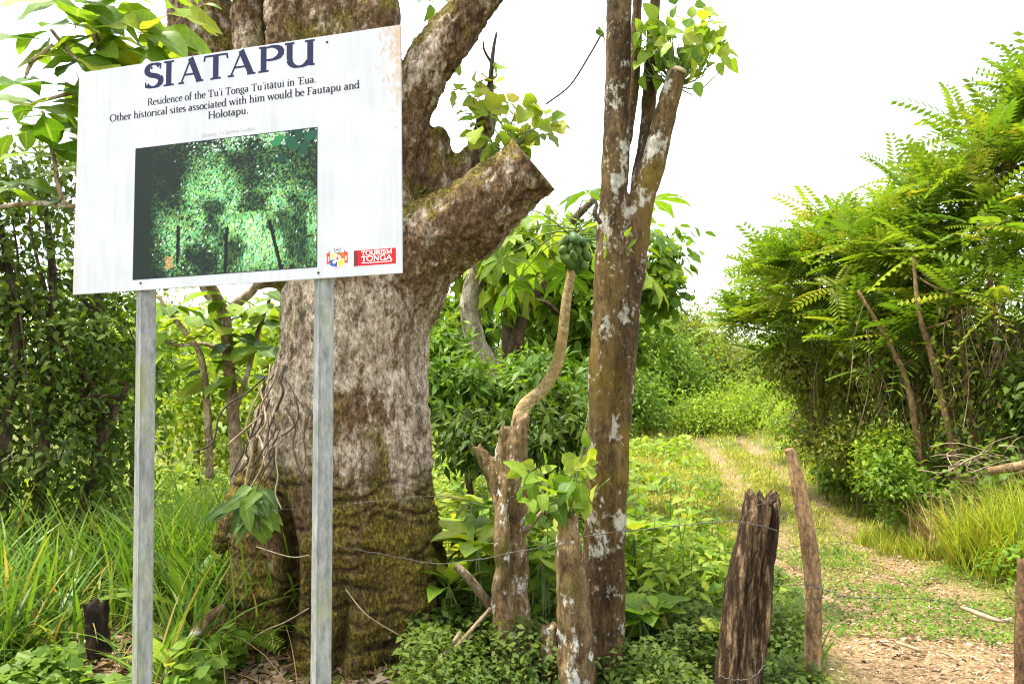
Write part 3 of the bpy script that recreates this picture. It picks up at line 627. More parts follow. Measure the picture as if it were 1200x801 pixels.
for x, y in ((.9213, .0184), (.9497, .7557), (.2717, .0246), (.2965, .757)):
    mb = MB(); c = np.array([x, y, .0005]); a = np.arange(8)*math.pi/4; ring = np.column_stack([x+.0045*np.cos(a), y+.0045*np.sin(a), 0*a+.0005]); ring2 = np.column_stack([x+.003*np.cos(a), y+.003*np.sin(a), 0*a+.003])
    mb.add(np.vstack([ring, ring2]), [(i, (i+1) % 8, 8+(i+1) % 8, 8+i) for i in range(8)]+[tuple(range(8, 16))]); V, Fs = mb.get()
    link('bolt', mesh_np('bolt', V, Fs, M['twig_dark']), board)

# ------------------------------------------------------------------ huge lopped tree behind the sign
def fuse(mb, voxel, it=4):
    V, Fs = mb.get(); me = mesh_np('tmp', V, Fs); o = bpy.data.objects.new('tmp', me); COL.objects.link(o)
    m = o.modifiers.new('r', 'REMESH'); m.mode = 'VOXEL'; m.voxel_size = voxel
    s = o.modifiers.new('s', 'SMOOTH'); s.iterations = it; s.factor = .5
    dg = bpy.context.evaluated_depsgraph_get(); ev = o.evaluated_get(dg); m2 = bpy.data.meshes.new_from_object(ev)
    n = len(m2.vertices); V = np.empty(n*3, np.float32); m2.vertices.foreach_get('co', V); V = V.reshape(-1, 3).astype(float)
    N = np.empty(n*3, np.float32); m2.vertices.foreach_get('normal', N); N = N.reshape(-1, 3).astype(float)
    q = np.array([p.vertices[:] for p in m2.polygons if len(p.vertices) == 4])
    bpy.data.objects.remove(o); bpy.data.meshes.remove(me); bpy.data.meshes.remove(m2); return V, N, q
TY = 5.25
mb = MB()
pxtube(mb, [(392, 905, TY, 122), (398, 830, TY, 114), (404, 740, TY, 107), (405, 660, TY, 103), (405, 580, TY, 99), (408, 500, TY, 92), (415, 410, TY, 85), (422, 330, TY, 84), (422, 250, TY, 78), (404, 160, TY+.05, 74), (396, 60, TY+.1, 72), (392, -60, TY+.15, 66), (405, -190, TY+.2, 55)], 20, n=44, jit=.012)
for L in ([(360, 915, TY-.55, 46), (352, 790, TY-.44, 30), (362, 680, TY-.34, 24), (385, 520, TY-.2, 24)],        # root flares
          [(200, 930, TY-.42, 62), (256, 800, TY-.34, 44), (293, 690, TY-.22, 36), (322, 560, TY-.1, 32), (352, 430, TY, 30), (380, 330, TY, 30)],
          [(255, 640, TY+.1, 12), (285, 600, TY+.0, 22), (318, 520, TY, 26), (345, 440, TY, 22)],
          [(530, 930, TY-.1, 45), (488, 790, TY-.2, 40), (470, 640, TY-.22, 40), (462, 480, TY-.1, 40)],
          [(430, 930, TY-.55, 50), (425, 800, TY-.42, 44), (425, 660, TY-.33, 36), (428, 500, TY-.2, 34)],
          [(515, 900, TY+.3, 50), (490, 760, TY+.25, 45), (470, 600, TY+.2, 40)],
          [(345, 330, TY-.05, 44), (318, 200, TY-.05, 36), (298, 90, TY-.05, 24), (288, -20, TY, 22), (280, -160, TY+.05, 18)],   # fluted stems at the top
          [(390, 330, TY-.2, 40), (362, 180, TY-.22, 30), (340, 60, TY-.2, 26), (333, -60, TY-.15, 24), (325, -180, TY-.1, 18)],
          [(455, 280, TY-.1, 36), (442, 130, TY-.18, 30), (440, 40, TY-.15, 28), (436, -80, TY-.1, 26)],
          [(380, 340, TY+.1, 50), (318, 210, TY+.2, 44), (262, 90, TY+.25, 42), (236, 10, TY+.3, 40), (205, -90, TY+.3, 34), (165, -190, TY+.3, 28)],        # left limb
          [(445, 300, TY, 58), (458, 220, TY, 40), (474, 150, TY-.05, 29), (493, 95, TY-.1, 29), (526, 45, TY-.12, 28), (560, 0, TY-.12, 26), (600, -60, TY-.12, 25), (660, -150, TY-.1, 22)],           # right limb
          [(455, 350, TY, 62), (500, 288, TY-.1, 54), (548, 258, TY-.18, 47), (590, 222, TY-.24, 42), (628, 190, TY-.28, 38)],   # cut limb
          [(505, 280, TY-.02, 34), (514, 225, TY-.02, 26), (514, 190, TY, 22), (512, 162, TY, 18), (510, 150, TY, 12)],    # broken stub
          [(528, 250, TY, 24), (544, 200, TY, 17), (562, 160, TY+.03, 14), (574, 125, TY+.05, 12)]):
    pxtube(mb, L, 14, n=22, jit=.015)
V, N, Q = fuse(mb, .0145, 3)
zc = V[:, 2]
low = np.clip((1.45+1.3*(fbm(V*1.6, 3, 6)-.5)-zc)/.75, 0, 1)
ring = fbm(V*np.array([2.4, 2.4, 15]), 3, 31); crack = fbm(V*np.array([14, 14, 3.2]), 3, 41); lump = fbm(V*2.6, 3, 51); fine = fbm(V*30, 2, 61)
rid = 1-np.abs(2*ring-1)*2.6
flute = np.clip((2.2-zc)/2.2, 0, 1)
ang = np.arctan2(V[:, 1]-TY, V[:, 0]+1.0); fl = fbm(np.column_stack([np.cos(ang)*3.2, np.sin(ang)*3.2, zc*.35]), 2, 71)
V = V+N*((lump-.5)*.09+flute[:, None][:, 0]*(fl-.5)*.20+low*np.clip(-rid, -.9, .2)*.016+(1-low)*(crack-.5)*.045+(fine-.5)*.030)[:, None]
wr = np.zeros(len(V)); rl = np.random.RandomState(4)
for zk in np.r_[np.linspace(.12, 1.22, 15)+rl.randn(15)*.03]:
    wz = zk+(fbm(np.column_stack([np.cos(ang)*2.2, np.sin(ang)*2.2, 0*ang+zk*9]), 3, 7)-.5)*.22
    wr = np.maximum(wr, np.exp(-((V[:, 2]-wz)/.011)**2)*np.clip((fbm(np.column_stack([np.cos(ang)*4, np.sin(ang)*4, 0*ang+zk*31]), 2, 8)-.36)*6, 0, 1))
wr *= np.clip((1.30-zc)/.15, 0, 1)
V = V-N*(wr*(.010+.022*fbm(V*6, 2, 14)))[:, None]
front = V[:, 1] < TY-.1; px_ = 600+F_PX*V[:, 0]/np.maximum(V[:, 1], 1)
vg = np.zeros(len(V))
for gx_, wd_, zt, dp in ((338, 9, 1.25, .20), (401, 8, .75, .12), (372, 5, .9, .06), (455, 7, .55, .07), (300, 5, .5, .05)):
    m_ = np.exp(-((px_-gx_-6*np.sin(zc*5+gx_))/wd_)**2)*np.clip((zt-zc)/.45, 0, 1)*front; V[:, 1] += m_*dp; vg = np.maximum(vg, m_*(.6 if dp > .1 else .4))
cutd = unit(P(640, 178, TY-.3)-P(575, 235, TY-.22)); cutc = P(628, 197, TY-.28)
onlimb = (np.linalg.norm(V-cutc, axis=1) < .42); ov = (V-cutc)@cutd
cutm = (onlimb & (ov > 0)).astype(float)
V[onlimb & (ov > 0)] -= np.outer(ov[onlimb & (ov > 0)], cutd)*.93
up = N[:, 2]; mz = fbm(V*2.3, 3, 81)
moss = np.clip(low*1.35+np.clip(up*1.6+.05, 0, 1)*np.clip((zc-2.0)/.4, 0, 1)*1.15+np.clip((zc-2.3)/.5, 0, 1)*.22+(mz-.55)*1.5, 0, 1)
pale = np.clip(np.exp(-((zc-1.75)/.62)**2)*1.25+np.clip((zc-2.3)/.5, 0, 1)*.62+(fbm(V*3.1, 3, 91)-.5)*2.6-.15, 0, 1)
groove = np.clip(wr*.95+vg+low*np.clip(rid*1.2-.35, 0, 1)*.6+(1-low)*np.clip((.42-crack)*3.5, 0, 1), 0, 1)
def bigbark():
    m, n, b, o = newmat('bark_giant')
    f = noise(n, 28, 10, (1, 1, .6), .76); g = noise(n, 60, 7, (1, 1, .6), .72); s = noise(n, 6, 5, (1, 1, .6), .62); q = noise(n, 15, 8, (1, 1, .36), .70)
    brown = ramp(n, f, [(.34, (.035, .019, .009)), (.5, (.125, .072, .036)), (.64, (.29, .20, .12))])
    pal = ramp(n, f, [(.36, (.11, .066, .036)), (.47, (.34, .26, .185)), (.62, (.58, .50, .41))])
    c = mixc(n, ramp(n, mth(n, 'ADD', mth(n, 'MULTIPLY', attr(n, 'pale'), .55), mth(n, 'MULTIPLY', mth(n, 'SUBTRACT', q, .5), 2.0)), [(.20, (0, 0, 0)), (.42, (1, 1, 1))]), brown, pal)
    ms = ramp(n, g, [(.32, (.030, .030, .006)), (.5, (.115, .092, .012)), (.66, (.29, .215, .032))])
    mfac = ramp(n, mth(n, 'ADD', mth(n, 'MULTIPLY', attr(n, 'moss'), .75), mth(n, 'MULTIPLY', mth(n, 'SUBTRACT', s, .5), 2.0)), [(.28, (0, 0, 0)), (.62, (.9,)*3)])
    c = mixc(n, mfac, c, ms)
    c = mixc(n, mth(n, 'MULTIPLY', attr(n, 'groove'), .85), c, (.028, .016, .008))
    c = mixc(n, .75, c, ramp(n, g, [(.36, (.45, .43, .40)), (.5, (1,)*3), (.64, (1.45, 1.42, 1.35))]), 'MULTIPLY')
    ck = noise(n, 13, 6, (1, 1, .33), .62); ck = mth(n, 'ABSOLUTE', mth(n, 'SUBTRACT', ck, .5))
    c = mixc(n, ramp(n, ck, [(.0, (.75,)*3), (.02, (0, 0, 0))]), c, (.03, .018, .01))
    l = mth(n, 'ADD', noise(n, 10, 4, (1, 1, .8), .5), mth(n, 'MULTIPLY', mth(n, 'SUBTRACT', g, .5), .3))
    c = mixc(n, ramp(n, l, [(.70, (0, 0, 0)), (.73, (.8,)*3)]), c, (.52, .48, .38))
    c = mixc(n, attr(n, 'cut'), c, ramp(n, g, [(.38, (.07, .05, .035)), (.5, (.25, .19, .13)), (.62, (.40, .33, .25))]))
    n.links.new(c, b.inputs['Base Color']); b.inputs['Roughness'].default_value = .92; b.inputs['Specular IOR Level'].default_value = .15
    bump(n, b, mth(n, 'ADD', f, mth(n, 'MULTIPLY', g, .6)), 1.0, .022); return m
M['bark_giant'] = bigbark()
tb = P(390, 850, TY)
giant = thing('lopped_tree', 'huge mossy tree trunk with sawn-off limbs right behind the white sign', 'tree', (tb[0], TY, gz(tb[0], TY)))
part('trunk', V, Q, giant, M['bark_giant'], True, {'moss': moss, 'pale': pale, 'groove': groove, 'cut': cutm})
mb = MB(); pxtube(mb, [(573, 132, TY+.1, 9), (575, 95, TY+.1, 4), (578, 60, TY+.1, 2.5), (582, 38, TY+.1, 1.5)], 6); mb.part('dead_twig', giant, M['twig_dark'])
mb = MB(); pxtube(mb, [(577, 75, TY+.1, 2), (568, 60, TY+.1, 1.5), (566, 48, TY+.1, 1)], 5); mb.part('dead_twig', giant, M['twig_dark'])
rs = np.random.RandomState(11)
def sprout(root, cx, cy, Y, rx, ry, n, kinds, L, seed, stem=None, up=.5, name='leaf', depth=.12, toward=None):
    r = np.random.RandomState(seed); c0 = P(cx, cy, Y)
    for i in range(n):
        a = r.rand()*6.283; q = r.rand()**.5; p = P(cx+rx*q*math.cos(a), cy+ry*q*math.sin(a), Y+r.randn()*depth)
        d = unit(p-c0)*.6+r.randn(3)*.45+np.array([0, -.25, -.15]); nn = np.array([0, -.55, up])+r.randn(3)*.4
        leaf_obj(LM[kinds[r.randint(len(kinds))]+(r.randint(2),)], root, p-unit(d)*L*.4, d, nn, L*(.65+.6*r.rand()), name)
        if stem is not None and i % 2 == 0:
            mb = MB(); tube(mb, [stem, (stem+p)/2+np.array([0, 0, -.02])+r.randn(3)*.03, p-unit(d)*L*.4], [.006, .004, .002], 4, 5); mb.part('shoot', root, M['green_stem'])
sprout(giant, 600, 146, TY-.15, 56, 40, 52, [('leaf_yellow', 'heart'), ('big_leaf_bright', 'heart')], .125, 1, P(600, 178, TY-.2))
sprout(giant, 560, 105, TY+.05, 34, 38, 24, [('big_leaf_bright', 'heart'), ('leaf_yellow', 'heart')], .115, 2, P(572, 132, TY+.1))
sprout(giant, 512, 130, TY+.15, 12, 60, 9, [('big_leaf', 'heart')], .11, 3)
sprout(giant, 496, 205, TY+.1, 8, 24, 4, [('big_leaf', 'heart')], .11, 33)
sprout(giant, 640, 150, TY-.2, 18, 14, 5, [('leaf_yellow', 'heart')], .13, 4, P(605, 160, TY-.2))
sprout(giant, 505, 4, TY+.2, 22, 12, 6, [('big_leaf_bright', 'ovate')], .13, 5)
sprout(giant, 232, 18, TY-.25, 22, 22, 8, [('big_leaf_bright', 'lance')], .16, 6)
# vines, strap-leaved and creeping plants on the trunk
vine = thing('creeping_vine', 'tangle of thin dry creeper stems across the left side of the huge trunk', 'vine', (tb[0]-.4, TY-.6, gz(tb[0]-.4, TY-.6)))
r = np.random.RandomState(3)
def tsurf(px, py):  # distance to the trunk's front at a photo point
    L = np.array([(905, 372, 150), (740, 392, 119), (580, 403, 101), (500, 408, 92), (410, 415, 85), (330, 424, 86), (200, 425, 85)])[::-1]
    cx = np.interp(py, L[:, 0], L[:, 1]); rr = np.interp(py, L[:, 0], L[:, 2])*1.16
    e = np.clip((px-cx)/rr, -.97, .97); return TY-math.sqrt(1-e*e)*rr*TY/F_PX-.03
for i in range(17):
    x = r.uniform(300, 348); y = r.uniform(420, 540); pts = []; dr = r.uniform(-12, 3)
    for k in range(6):
        pts.append(P(x, y, tsurf(x, y)-.015+r.randn()*.012)); x += dr+r.uniform(-13, 13); y += r.uniform(10, 30)
    mb = MB(); tube(mb, pts, r.uniform(.003, .008), 5, 22); mb.part('stem', vine, M['twig_dark'] if i % 3 else M['twig_pale'])
for a in ([(258, 790), (300, 745), (335, 728), (362, 712)], [(300, 640), (340, 652), (362, 650)], [(405, 690), (430, 720), (470, 745)]):
    mb = MB(); tube(mb, [P(x, y, tsurf(x, y)-.02) for x, y in a], [.0035]*len(a), 5, 14); mb.part('stem', vine, M['twig_pale'])
ep = thing('epiphyte', 'dark green long-leaved plant growing on the left of the mossy trunk', 'plant', P(298, 590, tsurf(298, 590)))
c0 = P(300, 585, tsurf(300, 585)-.03)
for i in range(28):
    a = R(-150+300*i/27)+r.randn()*.15; d = np.array([math.sin(a)*.8, -.55+r.randn()*.2, -.35-.5*r.rand()+.3*math.cos(a)])
    leaf_obj(LM['big_leaf_deep', 'ovate' if i % 2 else 'lance', i % 2], ep, c0+r.randn(3)*.05, d, np.array([0, -.7, .7])+r.randn(3)*.3, .14+.11*r.rand(), wid=.85)
fe = thing('small_fern', 'small bright fern low on the mossy trunk flare', 'fern', P(296, 742, tsurf(296, 742)))
for i in range(8):
    a = R(-100+200*i/7); leaf_obj(FRM[i % 3], fe, P(298, 742, tsurf(298, 742)-.02), np.array([math.sin(a), -.5, .25*math.cos(a)-.1]), (0, -.5, .9), .15+.05*r.rand(), 'frond', 1.3)

# ------------------------------------------------------------------ twin-stemmed spotted tree
TW = 4.55
mb = MB()
pxtube(mb, [(697, 900, TW, 19), (697, 800, TW, 16), (698, 700, TW, 15), (700, 600, TW, 15), (703, 500, TW, 15.5), (709, 400, TW, 16.5), (714, 310, TW, 17), (719, 230, TW, 16.5), (723, 130, TW, 16), (725, 30, TW, 15.5), (728, -80, TW, 15)], 16, n=50, jit=.01)
pxtube(mb, [(722, 880, TW-.03, 13), (721, 760, TW-.02, 10.5), (723, 620, TW-.02, 10.5), (730, 480, TW, 11), (737, 380, TW, 12.5), (742, 310, TW, 15), (749, 250, TW, 16), (766, 190, TW-.03, 15), (780, 130, TW-.05, 13.5), (793, 85, TW-.06, 11.5)], 14, n=50, jit=.012)
pxtube(mb, [(738, 300, TW+.10, 10), (748, 220, TW+.14, 10), (758, 150, TW+.16, 9), (763, 70, TW+.18, 8), (768, 0, TW+.2, 7), (773, -80, TW+.2, 6.5)], 12, n=30)
pxtube(mb, [(728, 200, TW+.15, 7), (742, 110, TW+.15, 6.5), (747, 0, TW+.15, 6.5), (749, -80, TW+.15, 6)], 12, n=30)
V, N, Q = fuse(mb, .010, 2)
V = V+N*((fbm(V*5, 3, 5)-.5)*.03+(fbm(V*22, 2, 8)-.5)*.008)[:, None]
b0 = P(708, 830, TW); twin = thing('twin_stemmed_tree', 'slim forked tree with brown bark and white lichen spots beside the path', 'tree', (b0[0], TW, gz(b0[0], TW)))
part('trunk', V, Q, twin, M['bark_twin'])
mb = MB(); c = P(793.5, 84, TW-.06); d_ = unit(P(800, 60, TW-.06)-P(780, 130, TW-.05)); tube(mb, [c-d_*.01, c+d_*.012], [.057, .054], 16, 3, jit=.03); mb.part('sawn_end', twin, M['cut_wood'])
for cx, cy, rx, ry, n, sd in ((800, 40, 46, 42, 64, 21), (766, 60, 24, 48, 30, 22), (842, 60, 28, 26, 16, 23), (818, 84, 32, 20, 14, 24)):
    sprout(twin, cx, cy, TW, rx, ry, n, [('big_leaf_bright', 'ovate'), ('big_leaf', 'ovate')], .125, sd, P(792, 100, TW), depth=.1)
sprout(twin, 722, 290, TW-.2, 22, 26, 7, [('big_leaf', 'lance')], .09, 25)
sprout(twin, 703, 35, TW, 5, 6, 2, [('big_leaf', 'ovate')], .10, 26)
mb = MB(); pxtube(mb, [(704, 262, TW-.08, 3), (697, 250, TW-.1, 3.5), (699, 240, TW-.1, 2.5), (695, 232, TW-.1, 1.5)], 6); mb.part('dead_twig', twin, M['twig_dark'])
# dead vine hanging in the sky
mb = MB(); pxtube(mb, [(640, 122, TW, 1.1), (668, 100, TW, 1.2), (690, 66, TW, 1.2), (705, 40, TW, 1.2)], 4, n=16); V, Fs = mb.get()
link('hanging_tendril', mesh_np('hanging_tendril', V, Fs, M['twig_dark']), None, 'thin dead tendril against the sky left of the forked tree', 'twig')
# leafy stump at its foot
def stump(name, label, lines, mat, Y, cut=None, vox=.011, seed=5, amp=.028):
    mb = MB()
    for L in lines: pxtube(mb, L, 14, n=24, jit=.03, jag=.03)
    V, N, Q = fuse(mb, vox, 2); V = V+N*((fbm(V*7, 3, seed)-.5)*amp*2+(fbm(V*np.array([30, 30, 9]), 2, seed+3)-.5)*amp)[:, None]
    bx = V[V[:, 2].argmin()]; t = thing(name, label, 'stump', (bx[0], bx[1], gz(bx[0], bx[1]))); part('trunk', V, Q, t, mat); return t
SY = 4.35
st = stump('sprouting_stump', 'short lopped stump with white lichen and green shoots, touching the forked tree', [[(682, 900, SY, 30), (677, 800, SY, 23), (673, 720, SY, 19), (668, 650, SY, 15.5), (664, 604, SY, 14.5)]], M['bark_stub'], SY)
c0 = P(666, 608, SY)
for (x, y) in ((690, 478), (650, 560), (632, 575), (690, 560), (715, 560), (640, 600)):
    mb = MB(); tp = P(x, y, SY-.05); tube(mb, [c0, (c0+tp)/2+np.array([.01, 0, .02]), tp], [.007, .005, .003], 5, 8); mb.part('shoot', st, M['green_stem'])
for cx, cy, rx, ry, n, sd in ((690, 540, 14, 60, 16, 31), (650, 560, 46, 26, 24, 32), (625, 590, 32, 20, 9, 34)):
    sprout(st, cx, cy, SY-.05, rx, ry, n, [('big_leaf_bright', 'ovate'), ('big_leaf', 'ovate')], .15, sd, None)
DY = 4.75
ds = stump('dead_twin_stump', 'gnarled brown dead stump with two broken arms, in front of the papaya', [[(608, 900, DY, 28), (605, 800, DY, 21), (603, 720, DY, 17), (602, 640, DY, 16), (604, 570, DY, 15), (606, 520, DY, 12), (610, 490, DY, 8)],
   [(590, 860, DY-.1, 16), (590, 760, DY-.12, 13), (588, 680, DY-.12, 10), (588, 610, DY-.1, 8), (594, 560, DY-.08, 7)], [(600, 620, DY, 12), (588, 575, DY, 13), (572, 545, DY, 10), (560, 524, DY, 6)],
   [(598, 580, DY, 9), (590, 545, DY, 9), (588, 522, DY, 7), (591, 502, DY, 5)]], M['bark_stub'], DY, seed=9)
for L in ([(582, 720, DY, 5), (560, 690, DY-.1, 5), (545, 672, DY-.15, 5), (533, 662, DY-.15, 4)], [(613, 625, DY, 3), (625, 612, DY-.1, 3), (638, 596, DY-.1, 2.5)], [(540, 740, DY-.4, 2.5), (505, 790, DY-.4, 3), (575, 712, DY-.2, 2)]):
    mb = MB(); pxtube(mb, L, 6); mb.part('branch', ds, M['bark_grey'])
st3 = stump('small_stump', 'low thin brown stump between the dead stump and the forked tree', [[(648, 900, 4.6, 13), (645, 790, 4.6, 10), (643, 735, 4.6, 9)]], M['bark_stub'], 4.6, seed=12)

# ------------------------------------------------------------------ papaya
PY = 6.6
pb = P(607, 690, PY); pap = thing('papaya_tree', 'slim papaya tree with curved pale trunk and a bunch of green fruit', 'tree', (pb[0], PY, gz(pb[0], PY)))
mb = MB(); pts = [(606, 760, PY, 11), (606, 640, PY, 10), (607, 540, PY, 9.5), (608, 495, PY, 9), (616, 474, PY, 8.3), (636, 456, PY, 7.5), (652, 428, PY, 7), (659, 395, PY, 6.5), (664, 350, PY, 5.8), (671, 312, PY, 5.2), (675, 275, PY, 5)]
pxtube(mb, pts, 14, n=90); V, Fs = mb.get()
ring = np.sin(np.cumsum(np.r_[0, np.linalg.norm(np.diff(V, axis=0), axis=1)])*0); 
part('trunk', V, Fs, pap, barkmat('bark_papaya', G(.24, .16, .07), G(.44, .33, .17), G(.55, .46, .28), G(.34, .23, .07), sc=7, vec=(1, 1, 3.2), moss_pos=.5, lichen=.72, lsc=14))
M['fruit'] = leafmat('fruit', [G(.028, .075, .03), G(.04, .09, .034), G(.055, .11, .036), G(.075, .13, .04)], src='o', trans=.0, rough=.5)
bm = bmesh.new(); bmesh.ops.create_uvsphere(bm, u_segments=10, v_segments=7, radius=1)
for v in bm.verts: v.co.z *= 1.3; v.co.x *= (1-.22*v.co.z/1.3); v.co.y *= (1-.22*v.co.z/1.3)
fm = bpy.data.meshes.new('fruit'); bm.to_mesh(fm); bm.free(); fm.materials.append(M['fruit'])
for p in fm.polygons: p.use_smooth = True
r = np.random.RandomState(8)
for i, (x, y) in enumerate([(664, 281), (673, 279), (683, 283), (661, 292), (669, 289), (677, 292), (686, 291), (664, 303), (672, 300), (681, 302), (688, 299), (668, 308), (685, 311), (677, 310), (660, 285)]):
    o = link('fruit', fm, pap); o.location = Vector(P(x, y, PY-.06+r.randn()*.03))-pap.location; s = .034+.018*r.rand(); o.scale = (s*(.85+.25*r.rand()), s*.95, s*(.95+.4*r.rand())); o.rotation_euler = (r.randn()*.4, r.randn()*.4, r.rand()*6)
top = P(674, 268, PY)
for i in range(24):
    a = i*2.4; el = .45-.045*i; d = np.array([math.cos(a)*math.cos(el), math.sin(a)*math.cos(el), math.sin(el)]); Lp = .42+.2*r.rand()
    if d[1] < -.2 and el < .25: continue
    e = top+d*Lp; mb = MB(); tube(mb, [top-np.array([0, 0, .1*r.rand()]), (top+e)/2+np.array([0, 0, .04]), e], [.008, .006, .004], 5, 7); pt = mb.part('petiole', pap, M['green_stem'])
    leaf_obj(LM['palm'], pap, e, d+np.array([0, 0, -.35]), np.array([0, -.35, 1])+r.randn(3)*.2, .48+.1*r.rand())

# ------------------------------------------------------------------ trees and shrubs
def ell(cx, cy, Y, rx, ry, rd):
    c = P(cx, cy, Y); k = Y/F_PX; return (c[0], c[1], c[2], rx*k, rd, ry*k)
def tree(name, label, cat, Y, px, ells, seed, leaf, bark, ncl, per, spread, L, W, tpl='leaf', stems=None, limbs=8, r0=.05, group=None, **k):
    rs = np.random.RandomState(seed); E = [ell(a, b, Y+(f[1] if len(f) > 1 else 0), c, d, f[0]) for a, b, c, d, *f in ells]
    x0 = (px-600)/F_PX*Y; z0 = gz(x0, Y); root = thing(name, label, cat, (x0, Y, z0), group)
    tops = []
    if stems is None:
        e = E[0]; stems = [[(x0, Y, z0-.1), (x0*.6+e[0]*.4, Y*.6+e[1]*.4, z0+.5*(e[2]-z0)), (e[0], e[1], e[2]+.2*e[5])]]
    else: stems = [[(P(a, b, Y+c) if b is not None else np.array([(a-600)/F_PX*(Y+c), Y+c, gz((a-600)/F_PX*(Y+c), Y+c)-.15])) for a, b, c in s] for s in stems]
    for s in stems:
        mb = MB(); tube(mb, s, np.linspace(r0, r0*.4, len(s)), 9, 5*len(s), jit=.05, seed=seed); mb.part('trunk', root, bark)
        tops += list(smooth_path(s, 8)[3:])
    C = crown('crown', root, leaf, rs, E, ncl, per, spread, L, W, tpl, **k)
    if limbs: branches('limb', root, bark, rs, np.array(tops), C, limbs, r0*.35)
    return root
# dark small-leaved tree at the left edge
tree('small_leaved_tree', 'dark small-leaved tree with thin stems at the left edge', 'tree', 6.9, 60,
     [(20, 330, 90, 130, .9), (110, 400, 60, 110, .7), (10, 480, 80, 90, .9), (110, 500, 55, 75, .7), (30, 210, 80, 60, .8), (-70, 350, 80, 200, 1.), (60, 565, 110, 36, .7)], 101, M['leaf_dark'], M['bark_dark'], 390, 32, .13, .085, .042,
     stems=[[(48, None, 0), (55, 480, 0), (62, 330, 0), (50, 220, 0)], [(112, None, .2), (115, 520, .2), (108, 420, .2), (120, 330, .2)], [(10, None, -.2), (8, 500, -.2), (20, 400, -.2), (0, 260, -.1)], [(-40, None, 0), (-35, 450, 0), (-50, 300, 0)], [(80, None, .1), (120, 520, .1), (150, 450, .1)]], limbs=26, r0=.055)
tree('sapling_row_tree', 'thin dark-stemmed tree behind the left sign post', 'tree', 8.2, 130, [(140, 450, 60, 100, .8), (120, 340, 60, 80, .7)], 102, M['leaf_mid'], M['bark_dark'], 120, 26, .16, .10, .05,
     stems=[[(128, None, 0), (130, 480, 0), (122, 360, 0)], [(160, None, .1), (158, 500, .1), (165, 420, .1)]], limbs=12, r0=.04)
for i, (px, Y, els, mt, lb) in enumerate([
    (235, 11, [(235, 470, 60, 70, 1.0), (285, 500, 55, 60, 1.)], 'leaf_light', 'bright yellow-green bush seen between the left sign post and the huge trunk'),
    (200, 16, [(210, 420, 75, 55, 1.4)], 'leaf_light', 'pale bush far behind the left sign post, showing under the board'),
    (310, 15, [(320, 430, 60, 70, 1.2)], 'leaf_light', 'sunlit bush against the left side of the huge trunk'),
    (60, 18, [(40, 400, 140, 90, 2.), (-80, 380, 120, 120, 2.)], 'leaf_light', 'green thicket showing through the dark tree at the left edge')]):
    tree('background_bush', lb, 'bush', Y, px, els, 110+i, M[mt], M['bark_brown'], 150, 24, .05*Y/2.6, .011*Y, .006*Y, limbs=6, r0=.03, group='bushes behind the sign', vb=.1)
# broad-leaved tree behind the board
BY = 6.2
bt = P(275, 590, BY); broad = thing('broad_leaved_tree', 'slender tree with big light-green leaves behind the board, reaching out at top left', 'tree', (bt[0], BY, gz(bt[0], BY)))
for L in ([(279, 640, BY, 9), (277, 540, BY, 8), (270, 450, BY, 7), (266, 400, BY, 7), (262, 365, BY, 7), (240, 320, BY-.3, 6), (190, 200, BY-.9, 6), (140, 110, BY-1.5, 5), (110, 40, BY-1.7, 4)],
          [(262, 372, BY, 7), (250, 352, BY, 6), (238, 335, BY, 5), (220, 280, BY, 4)], [(266, 366, BY, 6), (282, 352, BY, 6), (298, 338, BY, 5), (320, 300, BY, 4)],
          [(246, 560, BY-.1, 5), (243, 480, BY-.1, 4.5), (236, 420, BY-.1, 4), (222, 395, BY-.1, 3.5), (195, 362, BY-.1, 2.5), (185, 345, BY-.1, 2)],
          [(276, 480, BY, 3.5), (292, 430, BY, 3), (302, 390, BY, 2.8), (318, 345, BY, 2)], [(270, 415, BY, 3), (240, 403, BY, 2.5), (205, 404, BY, 2), (185, 390, BY, 1.6)],
          [(150, 200, BY-1.1, 4), (82, 242, BY-1.3, 3), (62, 180, BY-1.3, 2.6), (50, 130, BY-1.3, 2)], [(82, 242, BY-1.3, 3), (40, 238, BY-1.3, 3), (0, 243, BY-1.3, 3), (-40, 250, BY-1.3, 3)],
          [(130, 95, BY-1.6, 3), (90, 70, BY-1.7, 2.6), (60, 35, BY-1.7, 2)], [(120, 100, BY-1.6, 3), (80, 110, BY-1.7, 2.5), (50, 118, BY-1.7, 2)]):
    mb = MB(); pxtube(mb, L, 8, n=24); mb.part('limb', broad, M['bark_grey'])
def whorl(root, px, py, Y, n, L, kinds, seed, tilt=.0, flat=.5):
    "leaves set round a shoot tip"
    r = np.random.RandomState(seed); c = P(px, py, Y); a0 = r.rand()*6
    for i in range(n):
        a = a0+i*2.4+r.randn()*.2; d = np.array([math.cos(a), math.sin(a)*.8, .25-.5*r.rand()+tilt]); k = kinds[r.randint(len(kinds))]
        leaf_obj(LM[k+(r.randint(2),)], root, c+r.randn(3)*.03, d, np.array([0, -flat*.6, 1])+r.randn(3)*.3, L*(.7+.5*r.rand()))
KB = [('big_leaf', 'obov'), ('big_leaf_bright', 'obov')]
for i, (x, y, dy, n) in enumerate([(110, 40, -1.7, 9), (60, 38, -1.7, 8), (140, 15, -1.6, 8), (48, 118, -1.7, 8), (92, 78, -1.7, 8), (165, 40, -1.5, 8), (185, 62, -1.4, 6), (75, 100, -1.6, 6), (190, 15, -1.3, 6), (120, 70, -1.6, 6), (90, 5, -1.6, 7)]):
    whorl(broad, x, y, BY+dy, n-1, .36, KB, 200+i, -.05, 1.2)
